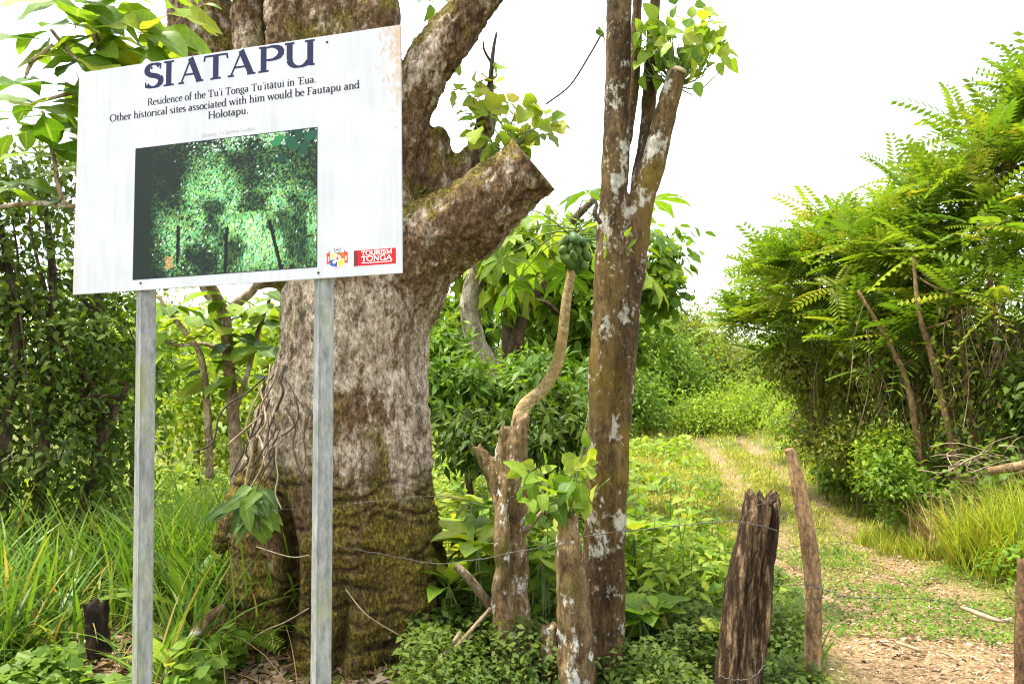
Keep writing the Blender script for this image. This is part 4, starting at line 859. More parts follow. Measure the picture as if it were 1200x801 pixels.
for i, (x, y, dy, n) in enumerate([(50, 130, -1.3, 5), (20, 140, -1.3, 6), (62, 175, -1.3, 5), (85, 200, -1.2, 4), (10, 215, -1.3, 5), (90, 235, -1.2, 4), (70, 150, -1.3, 4)]):
    whorl(broad, x, y, BY+dy, n, .24, [('big_leaf', 'obov'), ('big_leaf_deep', 'obov')], 220+i, -.1, .9)
for i, (x, y, n) in enumerate([(192, 358, 6), (222, 372, 7), (250, 388, 6), (205, 400, 7), (300, 372, 7), (318, 352, 6), (290, 402, 6), (240, 420, 6), (312, 405, 6), (255, 440, 6), (285, 445, 5), (270, 350, 6), (330, 385, 5)]):
    whorl(broad, x, y, BY-.1*(i % 3), n, .30, [('big_leaf', 'obov'), ('big_leaf_bright', 'obov'), ('big_leaf_deep', 'obov')], 240+i, -.15, .5)
# dry flower spike hanging from it
mb = MB(); pxtube(mb, [(62, 52, 4.4, 1.5), (45, 66, 4.4, 3), (34, 80, 4.4, 2.5), (29, 92, 4.4, 1)], 6, n=14, jit=.4); mb.part('dry_spike', broad, M['twig_pale'])

# middle: trees behind the papaya
mid = thing('pale_barked_tree', 'tree with twisted pale trunk and drooping light leaves below the cut limb', 'tree', (P(575, 600, 10)[0], 10, gz(P(575, 600, 10)[0], 10)))
mb = MB(); pxtube(mb, [(590, 640, 10, 18), (590, 520, 10, 15), (584, 455, 10, 15), (570, 425, 10, 13), (556, 395, 10, 12), (551, 360, 10, 12), (557, 325, 10, 11), (568, 295, 10, 9), (590, 255, 10, 7)], 12, n=44, jit=.04); mb.part('trunk', mid, M['bark_pale'])
mb = MB(); pxtube(mb, [(566, 520, 10.1, 8), (568, 470, 10.1, 8), (560, 430, 10.1, 7), (552, 400, 10.1, 6)], 8, n=20, jit=.05); mb.part('trunk', mid, M['bark_brown'])
rs = np.random.RandomState(55)
C = crown('crown', mid, M['leaf_light'], rs, [ell(600, 300, 9.6, 38, 40, .5), ell(590, 340, 10.6, 26, 24, .4), ell(628, 270, 10, 45, 28, .6), ell(535, 300, 10.6, 30, 30, .5)], 85, 16, .13, .24, .11, 'leaf', droop=.9, up=.6)
branches('limb', mid, M['bark_brown'], rs, np.array([P(557, 325, 10), P(568, 295, 10)]), C, 12, .03)
dk = thing('dark_forked_tree', 'dark-trunked forking tree just left of the papaya fruit', 'tree', (P(603, 600, 11)[0], 11, gz(P(603, 600, 11)[0], 11)))
for L in ([(604, 640, 11, 16), (602, 500, 11, 13), (600, 410, 11, 12), (601, 350, 11, 11), (604, 330, 11, 9)], [(602, 420, 10.9, 10), (612, 370, 10.9, 8), (628, 340, 10.9, 7.5), (646, 318, 10.9, 6.5), (655, 290, 10.9, 6), (668, 262, 10.9, 5), (700, 230, 11, 4)],
          [(622, 345, 10.9, 6), (645, 332, 10.9, 6), (651, 320, 10.9, 5)], [(616, 350, 10.8, 3), (640, 355, 10.8, 2.5), (660, 372, 10.8, 2)], [(600, 355, 11, 3), (570, 362, 11, 2.5), (545, 350, 11, 2)]):
    mb = MB(); pxtube(mb, L, 9, n=24, jit=.05); mb.part('trunk', dk, M['bark_dark'])
C = crown('crown', dk, M['leaf_mid'], rs, [ell(690, 300, 11.4, 60, 48, .8), ell(640, 360, 11.8, 60, 50, .7), ell(700, 390, 11.5, 50, 60, .8), ell(766, 330, 11.8, 34, 40, .7), ell(545, 385, 12.4, 40, 40, .7), ell(775, 300, 11.8, 22, 22, .5)], 210, 22, .16, .20, .10, 'round', droop=.7, up=.7)
branches('limb', dk, M['bark_dark'], rs, np.array([P(655, 290, 10.9), P(646, 318, 10.9), P(604, 330, 11)]), C, 18, .03)
tree('glossy_tree', 'dense dark glossy tree filling the gap between the huge trunk and the papaya', 'tree', 8.6, 560, [(530, 462, 46, 40, .8), (630, 452, 50, 40, .8, .3), (660, 480, 48, 46, .8, .1), (520, 415, 18, 34, .6, .5), (590, 500, 60, 38, .7)], 131, M['leaf_mid'], M['bark_dark'], 330, 26, .13, .15, .055, limbs=14, r0=.05, droop=.6, rough=.45, vb=-.12)
tree('glossy_tree', 'low dark bush with glossy leaves right behind the dead stump', 'bush', 7.8, 640, [(640, 500, 60, 34, .6), (560, 510, 46, 26, .6)], 132, M['leaf_dark'], M['bark_dark'], 120, 24, .12, .13, .05, limbs=6, r0=.03, droop=.6)
# far trees on the rise
far = [
 (770, 27, [(775, 430, 38, 60, 1.8), (750, 400, 34, 46, 1.6), (800, 455, 30, 34, 1.5)], 'leaf_mid', 'pale feathery tree left of the path, just right of the forked tree', .32),
 (818, 33, [(820, 415, 40, 36, 2.2), (838, 445, 26, 30, 1.8), (790, 385, 26, 20, 1.5)], 'leaf_olive', 'hazy round-topped tree where the path disappears', .36),
 (735, 24, [(735, 470, 34, 40, 1.5), (700, 440, 40, 50, 1.5)], 'leaf_mid', 'green bushy tree behind the forked stem, at the meadow edge', .30),
 (872, 48, [(872, 432, 36, 26, 2.6), (905, 425, 34, 24, 2.6)], 'leaf_mid', 'dark green tree on the skyline above the path', .45),
 (935, 40, [(935, 430, 42, 30, 2.4), (968, 420, 40, 32, 2.4)], 'leaf_light', 'yellow-green tree on the skyline right of the path', .42),
 (855, 38, [(850, 452, 36, 14, 1.6), (820, 458, 30, 12, 1.4)], 'leaf_mid', 'pale low shrub band below the skyline trees', .3),
 (905, 27, [(905, 462, 40, 20, 1.4), (940, 455, 34, 24, 1.3)], 'leaf_light', 'light green bush on the right verge, far up the path', .22),
 (835, 24, [(838, 486, 30, 14, 1.0), (812, 492, 22, 10, .9)], 'leaf_light', 'low bright bush beside the far end of the path', .20),
 (880, 25, [(880, 478, 24, 12, .9)], 'leaf_light', 'small round bush at the far path bend', .18),
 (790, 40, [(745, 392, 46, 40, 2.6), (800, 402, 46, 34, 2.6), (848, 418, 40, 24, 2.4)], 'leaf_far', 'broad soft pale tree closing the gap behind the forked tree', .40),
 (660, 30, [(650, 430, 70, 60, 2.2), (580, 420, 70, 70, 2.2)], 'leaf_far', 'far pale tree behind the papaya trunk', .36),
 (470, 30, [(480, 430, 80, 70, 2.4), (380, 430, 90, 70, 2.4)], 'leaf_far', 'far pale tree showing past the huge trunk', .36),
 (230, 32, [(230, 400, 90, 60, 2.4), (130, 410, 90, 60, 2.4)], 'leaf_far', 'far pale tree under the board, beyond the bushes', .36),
 (1040, 34, [(1040, 400, 70, 60, 2.4), (1150, 390, 90, 80, 2.4)], 'leaf_mid', 'far green tree behind the feathery trees on the right', .38),
]
for i, (px, Y, els, mt, lb, L) in enumerate(far):
    cat = 'bush' if 'bush' in lb or 'shrub' in lb else 'tree'
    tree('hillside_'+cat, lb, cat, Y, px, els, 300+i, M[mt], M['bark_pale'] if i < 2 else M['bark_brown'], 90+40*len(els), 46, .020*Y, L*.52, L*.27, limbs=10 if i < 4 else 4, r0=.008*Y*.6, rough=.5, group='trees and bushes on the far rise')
# distant woodland closing the view beyond the rise
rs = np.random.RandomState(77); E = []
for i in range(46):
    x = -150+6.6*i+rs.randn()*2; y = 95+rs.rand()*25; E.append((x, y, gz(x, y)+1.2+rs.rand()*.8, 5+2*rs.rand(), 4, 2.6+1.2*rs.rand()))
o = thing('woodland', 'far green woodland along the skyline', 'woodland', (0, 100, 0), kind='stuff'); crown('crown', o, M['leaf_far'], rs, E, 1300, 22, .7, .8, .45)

# right bank: feathery (pinnate) trees
def pinnate_tree(label, Y, px, stems, tips_ells, ntips, seed, nobj, L=.66, dead=0):
    rs = np.random.RandomState(seed); x0 = (px-600)/F_PX*Y; root = thing('feathery_tree', label, 'tree', (x0, Y, gz(x0, Y)), 'feathery trees along the right bank')
    tops = []
    for s in stems:
        pts = [(P(a, b, Y+c) if b is not None else np.array([(a-600)/F_PX*(Y+c), Y+c, gz((a-600)/F_PX*(Y+c), Y+c)-.1])) for a, b, c in s]
        mb = MB(); tube(mb, pts, np.linspace(.05, .02, len(pts)), 8, 5*len(pts), jit=.05, seed=seed); mb.part('trunk', root, M['bark_pole']); tops += list(smooth_path(pts, 10)[4:])
    tops = np.array(tops); E = np.array([ell(a, b, Y+(f[1] if len(f) > 1 else 0), c, d, f[0]) for a, b, c, d, *f in tips_ells])
    wt = np.prod(E[:, 3:], 1)**(2/3); k = rs.choice(len(E), ntips, p=wt/wt.sum()); d = unit(rs.randn(ntips, 3)); d[:, 2] = np.where(rs.rand(ntips) < .72, np.abs(d[:, 2]), -np.abs(d[:, 2])); d[:, 1] -= .35*(d[:, 2] < .3); d = unit(d)
    C = E[k, :3]+d*E[k, 3:]*(.55+.5*rs.rand(ntips, 1)); sc_ = .75+.5*rs.rand(ntips)
    for c in C[::3]:
        a = tops[np.argmin(np.linalg.norm(tops-c, axis=1)+rs.rand(len(tops))*.6)]; mb = MB(); tube(mb, [a, (a+c)/2+rs.randn(3)*.06+np.array([0, 0, -.06]), c], [.016, .011, .005], 5, 7); mb.part('limb', root, M['bark_brown'])
    n = 9; O = np.repeat(C, n, 0); dn = np.repeat(d, n, 0); ph = np.tile(np.arange(n)*2.4, ntips)+np.repeat(rs.rand(ntips)*6, n)
    el_ = .85-1.15*np.tile(np.arange(n)/(n-1), ntips)+rs.randn(len(O))*.25
    D = np.column_stack([np.cos(ph)*np.cos(el_), np.sin(ph)*np.cos(el_), np.sin(el_)])+dn*.35; N = np.column_stack([0*ph, 0*ph, 1+0*ph])+rs.randn(len(O), 3)*.22
    LL = L*(.45+.65*rs.rand(len(O)))*np.repeat(sc_, n); cv = np.repeat(rs.rand(ntips)*.6, n)
    order = np.argsort(O[:, 1]+.6*rs.rand(len(O))); near = order[:nobj]; rest = order[nobj:]
    for i in near: leaf_obj(FRM[rs.randint(3)], root, O[i], D[i], N[i], LL[i], 'frond', .9)
    leaves_part('crown', root, M['frond_v'], O[rest], D[rest], N[rest], LL[rest], LL[rest]*.9, cv[rest]+rs.rand(len(rest))*.4, 'frond')
    return root
pinnate_tree('feathery tree at the right edge, tallest, with crown leaving the frame', 9.6, 1170, [[(1190, None, 0), (1170, 420, 0), (1160, 300, 0), (1175, 200, 0)], [(1150, None, .1), (1130, 430, .1), (1115, 330, .1)], [(1215, None, .1), (1200, 400, 0), (1215, 250, 0)], [(1130, None, 0), (1095, 430, 0), (1078, 370, -.1), (1070, 300, 0)]],
     [(1185, 200, 75, 85, .9), (1140, 270, 70, 70, .8), (1240, 190, 80, 120, 1.), (1215, 130, 40, 40, .6), (1150, 370, 70, 50, .6, -.3), (1225, 340, 50, 60, .6, -.3)], 130, 401, 260)
pinnate_tree('feathery tree with a leaning pale stem in the middle of the right bank', 10.8, 1070, [[(1082, None, -.9), (1068, 470, -.9), (1046, 410, -.95), (1005, 340, -1.0)], [(1105, None, -.7), (1112, 430, -.7), (1098, 350, -.7)], [(1085, None, .1), (1075, 430, .1), (1060, 330, .1)], [(1050, None, .2), (1030, 430, .2), (1050, 320, .2)]],
     [(1075, 250, 62, 58, .8), (1030, 310, 62, 54, .8), (1100, 320, 60, 50, .7, -.3), (1050, 385, 60, 45, .6, -.3)], 112, 402, 220)
pinnate_tree('feathery tree with spreading crown left of the leaning stem', 12.2, 985, [[(1010, None, 0), (995, 440, 0), (975, 350, 0)], [(1020, None, .2), (1005, 420, .2), (1000, 320, .2)]],
     [(985, 300, 58, 46, .8), (940, 330, 55, 42, .8), (1010, 350, 52, 44, .7, -.3), (985, 400, 45, 35, .6, -.2)], 100, 403, 170)
pinnate_tree('leftmost feathery tree overhanging the path at the bend', 13.8, 925, [[(960, None, 0), (945, 450, 0), (915, 370, 0)], [(965, None, .1), (955, 420, .1), (940, 350, .1)]],
     [(905, 355, 44, 38, .8), (945, 385, 50, 36, .7), (885, 385, 26, 26, .6), (945, 425, 36, 30, .6)], 84, 404, 130)
# dark undergrowth beneath them
ug = [(1150, 10.2, [(1150, 430, 70, 70, .7), (1210, 430, 60, 90, .7)], 'leaf_olive', 'dark leafy shrub under the tallest feathery tree'), (1090, 11.4, [(1090, 440, 60, 60, .6)], 'leaf_mid', 'dark shrub behind the leaning pale stem'),
      (1020, 11.8, [(1015, 430, 46, 60, .7), (1050, 400, 40, 50, .6)], 'leaf_olive', 'olive-brown vine-draped shrub left of the leaning stem'), (965, 13.2, [(965, 440, 44, 56, .8), (930, 425, 40, 36, .8)], 'leaf_olive', 'yellowish vine-draped shrub at the left end of the right bank'),
      (1120, 12.5, [(1130, 380, 90, 80, .8), (1040, 380, 60, 60, .8)], 'leaf_olive', 'shaded thicket deep inside the right bank'), (1225, 8.8, [(1235, 470, 46, 60, .6)], 'leaf_dark', 'dark shrub at the right frame edge above the brush pile')]
for i, (px, Y, els, mt, lb) in enumerate(ug):
    tree('bank_shrub', lb, 'shrub', Y, px, els, 420+i, M[mt], M['bark_brown'], 170, 22, .15, .12, .05, limbs=16, r0=.025, group='shrubs under the feathery trees', droop=.7, rough=.4)

# ------------------------------------------------------------------ fence posts and wires
FY = 4.2
def wood_post(name, label, L, mat, seed, split=0, ns=18):
    mb = MB(); pxtube(mb, L, ns, n=40, jit=.02, seed=seed); V, Fs = mb.get()
    q = fbm(V*np.array([42, 42, 2.2]), 3, seed); V2 = V.copy(); c = smooth_path([P(a, b, d) for a, b, d, e in L], 40); cc = c[np.argmin(np.linalg.norm(V[:, None]-c[None], axis=2), 1)]
    rad = V-cc; rad[:, 2] = 0; nrm = unit(rad); ang = np.arctan2(rad[:, 1], rad[:, 0])
    V2 = V+nrm*((q-.5)*split*2.0+(fbm(V*6, 2, seed+2)-.5)*split)[:, None]
    topm = V[:, 2] > V[:, 2].max()-.05; V2[topm, 2] += (fbm(np.column_stack([V[topm, :2]*38, 0*V[topm, 0]]), 2, seed+9)-.5)*split*4.5
    if split > .015:
        for off, wd_, dp, zt in ((.45, .012, .07, .25), (-.35, .009, .04, -.1), (.05, .007, .03, -.3)):
            m_ = np.exp(-((V[:, 0]-cc[:, 0]-off*.09)/wd_)**2)*(V[:, 1] < cc[:, 1]+.02)*np.clip((V[:, 2]-zt)/.3, 0, 1); V2[:, 1] += m_*dp; V2[:, 2] -= m_*topm*.10
    b = P(L[0][0], L[0][1], L[0][2]); o = thing(name, label, 'post', (b[0], b[1], gz(b[0], b[1]))); part('shaft', V2, Fs, o, mat); return o
fp = wood_post('fence_post', 'thick weathered split fence post leaning right, with wire round it', [(852, 960, FY, 29), (862, 830, FY, 26), (868, 760, FY, 25), (877, 690, FY, 24), (887, 630, FY, 21), (894, 590, FY, 19), (896, 578, FY, 16)], M['bark_post'], 5, .022, 40)
pole = wood_post('fence_pole', 'slim pale brown pole beside the thick fence post', [(951, 960, FY+.1, 11), (951, 860, FY+.1, 10), (952, 780, FY+.1, 9.5), (953, 690, FY+.1, 9.5), (945, 620, FY+.1, 9), (934, 560, FY+.1, 8), (927, 533, FY+.1, 7), (924, 526, FY+.1, 6)], M['bark_pole'], 7, .006, 12)
wood_post('fence_post', 'reddish-brown fence post cut by the right frame edge', [(1201, 960, FY+.1, 11), (1200, 800, FY+.1, 10), (1200, 720, FY+.1, 9), (1201, 655, FY+.1, 7)], M['bark_brown'], 9, .008, 12)
def wire(label, L, barbs=5, r=.0024, seed=0):
    rs = np.random.RandomState(seed); pts = [P(a, b, c) for a, b, c in L]; Q = smooth_path(pts, 36); root = thing('barbed_wire', label, 'wire', Q[0], 'barbed wires of the fence')
    mb = MB(); tube(mb, Q+rs.randn(36, 3)*.0025, r, 5, 60); mb.part('strand', root, M['wire'])
    for i in range(barbs):
        c = Q[int((i+.5)/barbs*35)]; mb = MB()
        for k in range(2):
            d = unit(rs.randn(3))*.016; tube(mb, [c-d, c, c+d], [.0012, .002, .0012], 4, 3)
        for k in range(3):
            c2 = c+unit(Q[20]-Q[15])*.004*(k-1); tube(mb, [c2-np.array([0, 0, .003]), c2+np.array([0, 0, .003])], [.003, .003], 5, 2)
        mb.part('barb', root, M['wire'])
wire('barbed wire running from the huge trunk past the forked tree to the thick post', [(398, 640, 4.55), (455, 650, 4.55), (516, 660, 4.6), (600, 648, 4.45), (690, 628, 4.4), (790, 616, 4.15), (862, 611, 4.1), (916, 622, 4.08)], 9, seed=1)
wire('upper rusty wire crossing the mossy trunk', [(300, 600, 4.7), (395, 592, 4.55), (455, 586, 4.55), (512, 581, 4.65), (560, 590, 4.6)], 4, .0018, 2)
wire('short wire from the thick post up to the slim pole', [(913, 612, 4.08), (925, 600, 4.1), (942, 586, 4.18)], 2, .0016, 3)
wire('dark barbed wire from the slim pole to the right edge post', [(944, 684, 4.2), (965, 690, 4.15), (1000, 700, 4.1), (1040, 700, 4.15), (1085, 702, 4.2), (1140, 712, 4.25), (1204, 738, 4.2)], 12, .0022, 4)
wire('low wire looped round the foot of the thick post', [(842, 790, 4.05), (858, 796, 4.02), (880, 794, 4.02), (896, 780, 4.06)], 2, .0022, 5)
wire('loose wire curl hanging left of the thick post top', [(908, 585, 4.1), (880, 596, 4.05), (866, 620, 4.05), (868, 645, 4.05), (876, 655, 4.05)], 1, .0016, 6)
wire('wire twisted round the slim pole', [(942, 678, 4.22), (948, 690, 4.18), (962, 686, 4.19), (962, 700, 4.2), (946, 702, 4.19), (960, 715, 4.18), (990, 694, 4.15)], 3, .0022, 7)

# ------------------------------------------------------------------ grasses, herbs and litter
def area(rs, n, x0, x1, y0, y1):
    x = rs.uniform(x0, x1, n); y = rs.uniform(y0, y1, n); return x, y
def onground(x, y, dz=0): return np.column_stack([x, y, ground_z(x, y)+dz])
rs = np.random.RandomState(500)
# tall grass left
x, y = area(rs, 5200, -4.6, -1.25, 4.3, 7.2); k = (fbm(np.column_stack([x*1.3, y*1.3, 0*x]), 2, 1) > .36) & ~((x > -1.75) & (y < 4.9))
x, y = x[k], y[k]; cl = np.round(x*3.2)/3.2+.05*rs.randn(len(x)); cy_ = np.round(y*3.2)/3.2+.05*rs.randn(len(x)); m_ = rs.rand(len(x)) < .75; x = np.where(m_, cl, x); y = np.where(m_, cy_, y)
hgt = .55+.55*rs.rand(len(x)); v = np.clip(rs.rand(len(x))*.75+(rs.rand(len(x)) < .13)*.6, 0, 1)
blades('tall_grass', rs, onground(x, y, -.02), 1.12*hgt*np.clip(.75+.12*(y-4.3), .7, 1.1), .013+.010*rs.rand(len(x)), .30+.75*rs.rand(len(x)), M['grass_deep'], v, 7, label='tall arching green grass at the lower left below the dark tree', cat='grass')
x, y = area(rs, 1500, -2.7, -1.3, 5.4, 8.0)
blades('tall_grass', rs, onground(x, y, -.02), .7+.5*rs.rand(len(x)), .013+.008*rs.rand(len(x)), .2+.5*rs.rand(len(x)), M['grass_deep'], .2+rs.rand(len(x))*.6, 6, label='lighter tall grass between the left sign post and the huge trunk', cat='grass')
# right tussock grass
def tussock(label, pts, n, h, mat, seed, wd=.011):
    rs = np.random.RandomState(seed); X = []; 
    for px, Y, r in pts:
        c = (px-600)/F_PX*Y; a = rs.rand(n)*6.283; q = rs.rand(n)**.6*r; X.append(np.column_stack([c+q*np.cos(a), Y+q*np.sin(a)]))
    X = np.vstack(X); blades('grass_tussock', rs, onground(X[:, 0], X[:, 1], -.03), h*(.5+.6*rs.rand(len(X))), wd*(.7+.6*rs.rand(len(X))), .2+.5*rs.rand(len(X)), M[mat], np.clip(rs.rand(len(X))*.8+(rs.rand(len(X)) < .1)*.4, 0, 1), 6, label=label, cat='grass')
tussock('bright yellow-green grass tussock below the brush pile at the right', [(1160, 7.6, .35), (1195, 7.5, .35), (1130, 7.9, .25), (1225, 7.3, .4), (1185, 8.1, .3)], 330, .85, 'grass_light', 511)
tussock('small grass clump right of the thick post foot', [(925, 5.0, .16), (905, 5.2, .14)], 160, .42, 'grass_deep', 512, .008)
tussock('grass clumps growing left of the thick post', [(850, 5.6, .25), (820, 5.9, .25), (870, 6.2, .2)], 200, .42, 'grass_light', 513, .008)
tussock('tuft of grass midway along the right verge', [(1045, 9.0, .25), (1020, 9.6, .25), (1075, 8.6, .2)], 220, .34, 'grass_light', 514, .008)
# short grass on and along the path
x, y = area(rs, 90000, -1.5, 8.0, 4.2, 20); d = x-PATH_X(y); n1 = fbm(np.column_stack([x*1.7, y*1.7, 0*x]), 4, 21)
rutm = np.exp(-((np.abs(d)-.55)/.34)**2); fore = np.clip((8.6-y)/2.6, 0, 1)*np.clip(1.3-np.abs(d), 0, 1)
rutm = rutm*np.where(y > 9, .84, 1)
dm = np.clip((np.maximum(rutm*.9, fore*1.0)-.25)*1.6+(n1-.5)*1.9, 0, 1)
k = rs.rand(len(x)) > dm*.90+.04; x, y, d = x[k], y[k], d[k]
h = (.05+.07*rs.rand(len(x)))*np.where(np.abs(d) < 1.0, .75, 1.25)*np.clip(y/9, .75, 1.6)
blades('short_grass', rs, onground(x, y, -.004), h, .007*np.clip(y/6, .8, 2.2), .3+.7*rs.rand(len(x)), M['grass_path'], rs.rand(len(x))*.9, 2, label='short yellowish grass on the path and its verges', cat='grass')
x, y = area(rs, 60000, -4, 18, 15, 60); 
k = (np.abs(np.abs(x-PATH_X(y))-.55) > .30) | (rs.rand(len(x)) < .35); x, y = x[k], y[k]
blades('meadow_grass', rs, onground(x, y, -.01), (.10+.16*rs.rand(len(x)))*np.clip(y/20, 1, 2.4), .02*np.clip(y/18, 1, 3), .2+.5*rs.rand(len(x)), M['grass_path'], rs.rand(len(x))*.85, 2, label='sunlit meadow grass on the rise behind the forked tree', cat='grass')
# low leafy ground cover
def cover(name, label, n, box, Lr, mat, seed, h=.15, thr=.38, tpl='leaf', asp=.6, vmax=.9, avoid=True, slim=0):
    rs = np.random.RandomState(seed); x, y = area(rs, n, *box); q = fbm(np.column_stack([x*.9, y*.9, 0*x]), 3, seed); d = x-PATH_X(y)
    k = (q > thr)
    if slim: k &= ~((x > .145*y) & (y > 8.2))
    if avoid: k &= (np.abs(d) > 1.0+.35*(q-.5))
    x, y, q = x[k], y[k], q[k]; m = len(x); bump_ = (fbm(np.column_stack([x*2.6, y*2.6, 0*x]), 3, seed+1))
    z = rs.rand(m)**.6*h*(.3+1.6*np.clip(bump_-.2, 0, 1)); O = onground(x, y)+np.column_stack([0*x, 0*x, z]); a = rs.rand(m)*6.283
    D = np.column_stack([np.cos(a), np.sin(a), -.15+.5*rs.randn(m)]); N = np.column_stack([rs.randn(m)*.4, rs.randn(m)*.4-.25, 1+0*x]); L = Lr*(.5+rs.rand(m))
    V, Fs, kk = scatter(tpl, O, D, N, L, L*asp); v = np.clip(.55*bump_+.5*rs.rand(m)-.05, 0, vmax)
    link(name, mesh_np(name, V, Fs, M[mat], False, {'v': np.repeat(v, kk)}), None, label, 'ground cover', kind='stuff')
cover('ground_cover', 'dense dark small-leaved ground cover below the forked tree and fence post', 42000, (-.6, 2.3, 3.6, 6.4), .042, 'leaf_dark', 601, .34, .25, vmax=1)
cover('ground_cover', 'light green herbs carpeting the middle ground behind the stumps', 42000, (-1.6, 3.2, 5.4, 14.0), .085, 'leaf_light', 602, .55, .30, slim=1)
cover('ground_cover', 'low broad-leaved weeds at the lower left under the tall grass', 15000, (-4.2, -1.55, 3.6, 5.6), .07, 'leaf_mid', 603, .26, .34, 'round', .75)
cover('ground_cover', 'leafy creeping weeds on the right verge of the path', 26000, (3.2, 8.5, 6.3, 15), .07, 'leaf_mid', 604, .38, .34)
cover('ground_cover', 'creeping green weeds across the path centre', 12000, (2.0, 4.6, 5.6, 9.0), .032, 'leaf_mid', 605, .07, .50, avoid=False)
cover('ground_cover', 'herbs on the left behind the tall grass', 16000, (-6, -1.0, 6.5, 13), .10, 'leaf_light', 606, .7, .30)
cover('ground_cover', 'mixed herbs along the far left side of the path', 15000, (0, 9, 13, 26), .16, 'leaf_light', 607, .30, .56)
def litter(name, label, n, box, L, mat, seed, onpath=False):
    rs = np.random.RandomState(seed); x, y = area(rs, n, *box); d = x-PATH_X(y)
    if onpath: k = rs.rand(n) < np.clip(1.35-np.abs(d), .05, 1); x, y = x[k], y[k]
    m = len(x); a = rs.rand(m)*6.283; O = onground(x, y, .006)+np.column_stack([0*x, 0*x, rs.rand(m)*.012]); D = np.column_stack([np.cos(a), np.sin(a), rs.randn(m)*.12]); N = np.column_stack([rs.randn(m)*.25, rs.randn(m)*.25, 1+0*x]); Ls = L*(.4+rs.rand(m)**2*1.3)
    V, Fs, kk = scatter('leaf', O, D, N, Ls, Ls*(.2+.4*rs.rand(m))); link(name, mesh_np(name, V, Fs, M[mat], False, {'v': np.repeat(rs.rand(m), kk)}), None, label, 'leaf litter', kind='stuff')
litter('leaf_litter', 'dry brown leaf and twig litter covering the path foreground', 15000, (1.4, 4.6, 3.6, 9.5), .04, 'litter', 701, True)
litter('leaf_litter', 'dead brown leaves under the grass at the lower left', 5000, (-4, -.6, 3.6, 5.4), .10, 'litter', 702)
# straw stalks in the left grass
x, y = area(rs, 170, -3.8, -1.1, 4.0, 5.4); blades('dry_grass', rs, onground(x, y), .3+.5*rs.rand(170), .005, .7+.7*rs.rand(170), M['straw'], rs.rand(170), 5, label='dry straw-coloured stalks fallen in the left grass', cat='grass')

# ------------------------------------------------------------------ single plants
def weed(px, Y, h, n, seed, label, mk='big_leaf_bright', shape='ovate', L=.13, group='tall weeds behind the fence'):
    r = np.random.RandomState(seed); x0 = (px-600)/F_PX*Y; b = np.array([x0, Y, gz(x0, Y)]); t = thing('weed_plant', label, 'plant', b, group)
    tip = b+np.array([r.randn()*.06, r.randn()*.06, h]); mb = MB(); tube(mb, [b, (b+tip)/2+r.randn(3)*.02, tip], [.008, .006, .003], 5, 8); mb.part('stem', t, M['green_stem'])
    for i in range(n):
        q = .25+.75*(i+.5)/n; a = i*2.4+r.rand(); p = b+(tip-b)*q; d = np.array([math.cos(a), math.sin(a), .15-.5*r.rand()])
        leaf_obj(LM[mk, shape, r.randint(2)], t, p, d, np.array([0, -.2, 1])+r.randn(3)*.2, L*(1.25-.6*q)*(.75+.5*r.rand()))
spots = ['left of all', 'just right of the forked tree', 'second right of the forked tree', 'third right of the forked tree', 'tall one midway to the thick post', 'short one midway to the thick post', 'leafy one nearest the path', 'thin one nearest the path', 'low one near the thick post', 'behind the dead stump', 'left of the dead stump', 'between stump and forked tree']
rw = np.random.RandomState(41)
wl = [(745, 6.2, .85, 'tall weed with bright leaves hugging the right side of the forked tree'), (762, 6.6, .95, 'tall leafy weed, first clear of the forked tree'), (778, 6.0, .80, 'upright leafy weed second from the forked tree'), (790, 6.9, 1.0, 'tallest weed between the forked tree and the thick post'),
      (803, 6.3, .85, 'leafy weed directly right of the tallest weed'), (815, 6.8, .92, 'upright weed with drooping dark tip beside the path rut'), (826, 6.1, .80, 'weed nearest the path with large hanging leaves'), (770, 5.4, .50, 'low broad weed at the foot of the tall weeds'),
      (755, 5.0, .45, 'low leafy weed beside the foot of the forked tree'), (840, 5.4, .40, 'small weed left of the thick post'), (640, 5.6, .75, 'leafy weed between the dead stump and the lichen-spotted stump'), (655, 6.2, .85, 'tall weed behind the lichen-spotted stump'),
      (528, 5.3, .85, 'leafy weed touching the right edge of the huge trunk'), (548, 5.2, .7, 'bright weed in front of the long broad leaves'), (582, 5.5, .95, 'tall bright weed just left of the dead stump'), (622, 5.3, .9, 'tall bright weed just right of the dead stump'), (648, 5.2, .6, 'low bright weed between the two stumps'), (668, 5.6, 1.0, 'tall weed behind the foot of the forked tree'),
      (560, 5.7, .75, 'leafy weed between the huge trunk and the dead stump'), (535, 6.2, .9, 'tall weed against the right side of the huge trunk')]
wl2 = [(752, 5.6, .8, 'fine-leaved weed closest to the right side of the forked tree foot'), (775, 5.3, .7, 'fine-leaved weed in front of the tall weeds, left of centre'), (798, 5.5, .85, 'tall fine-leaved weed in front of the tallest weed'), (818, 5.2, .7, 'fine-leaved weed next left of the thick post'), (836, 5.8, .8, 'fine-leaved weed directly behind the thick post'), (785, 7.6, 1.0, 'fine-leaved weed at the back edge of the tall weeds'), (808, 7.8, 1.0, 'fine-leaved weed at the meadow side of the tall weeds')]
for i, (px, Y, h, lb) in enumerate(wl2): weed(px, Y, h, 30, 860+i, lb, 'big_leaf_bright', 'lance', L=.14)
for i, (px, Y, h, lb) in enumerate(wl): weed(px, Y, h, 18, 800+i, lb, 'big_leaf_bright' if i % 3 else 'big_leaf', L=.17)
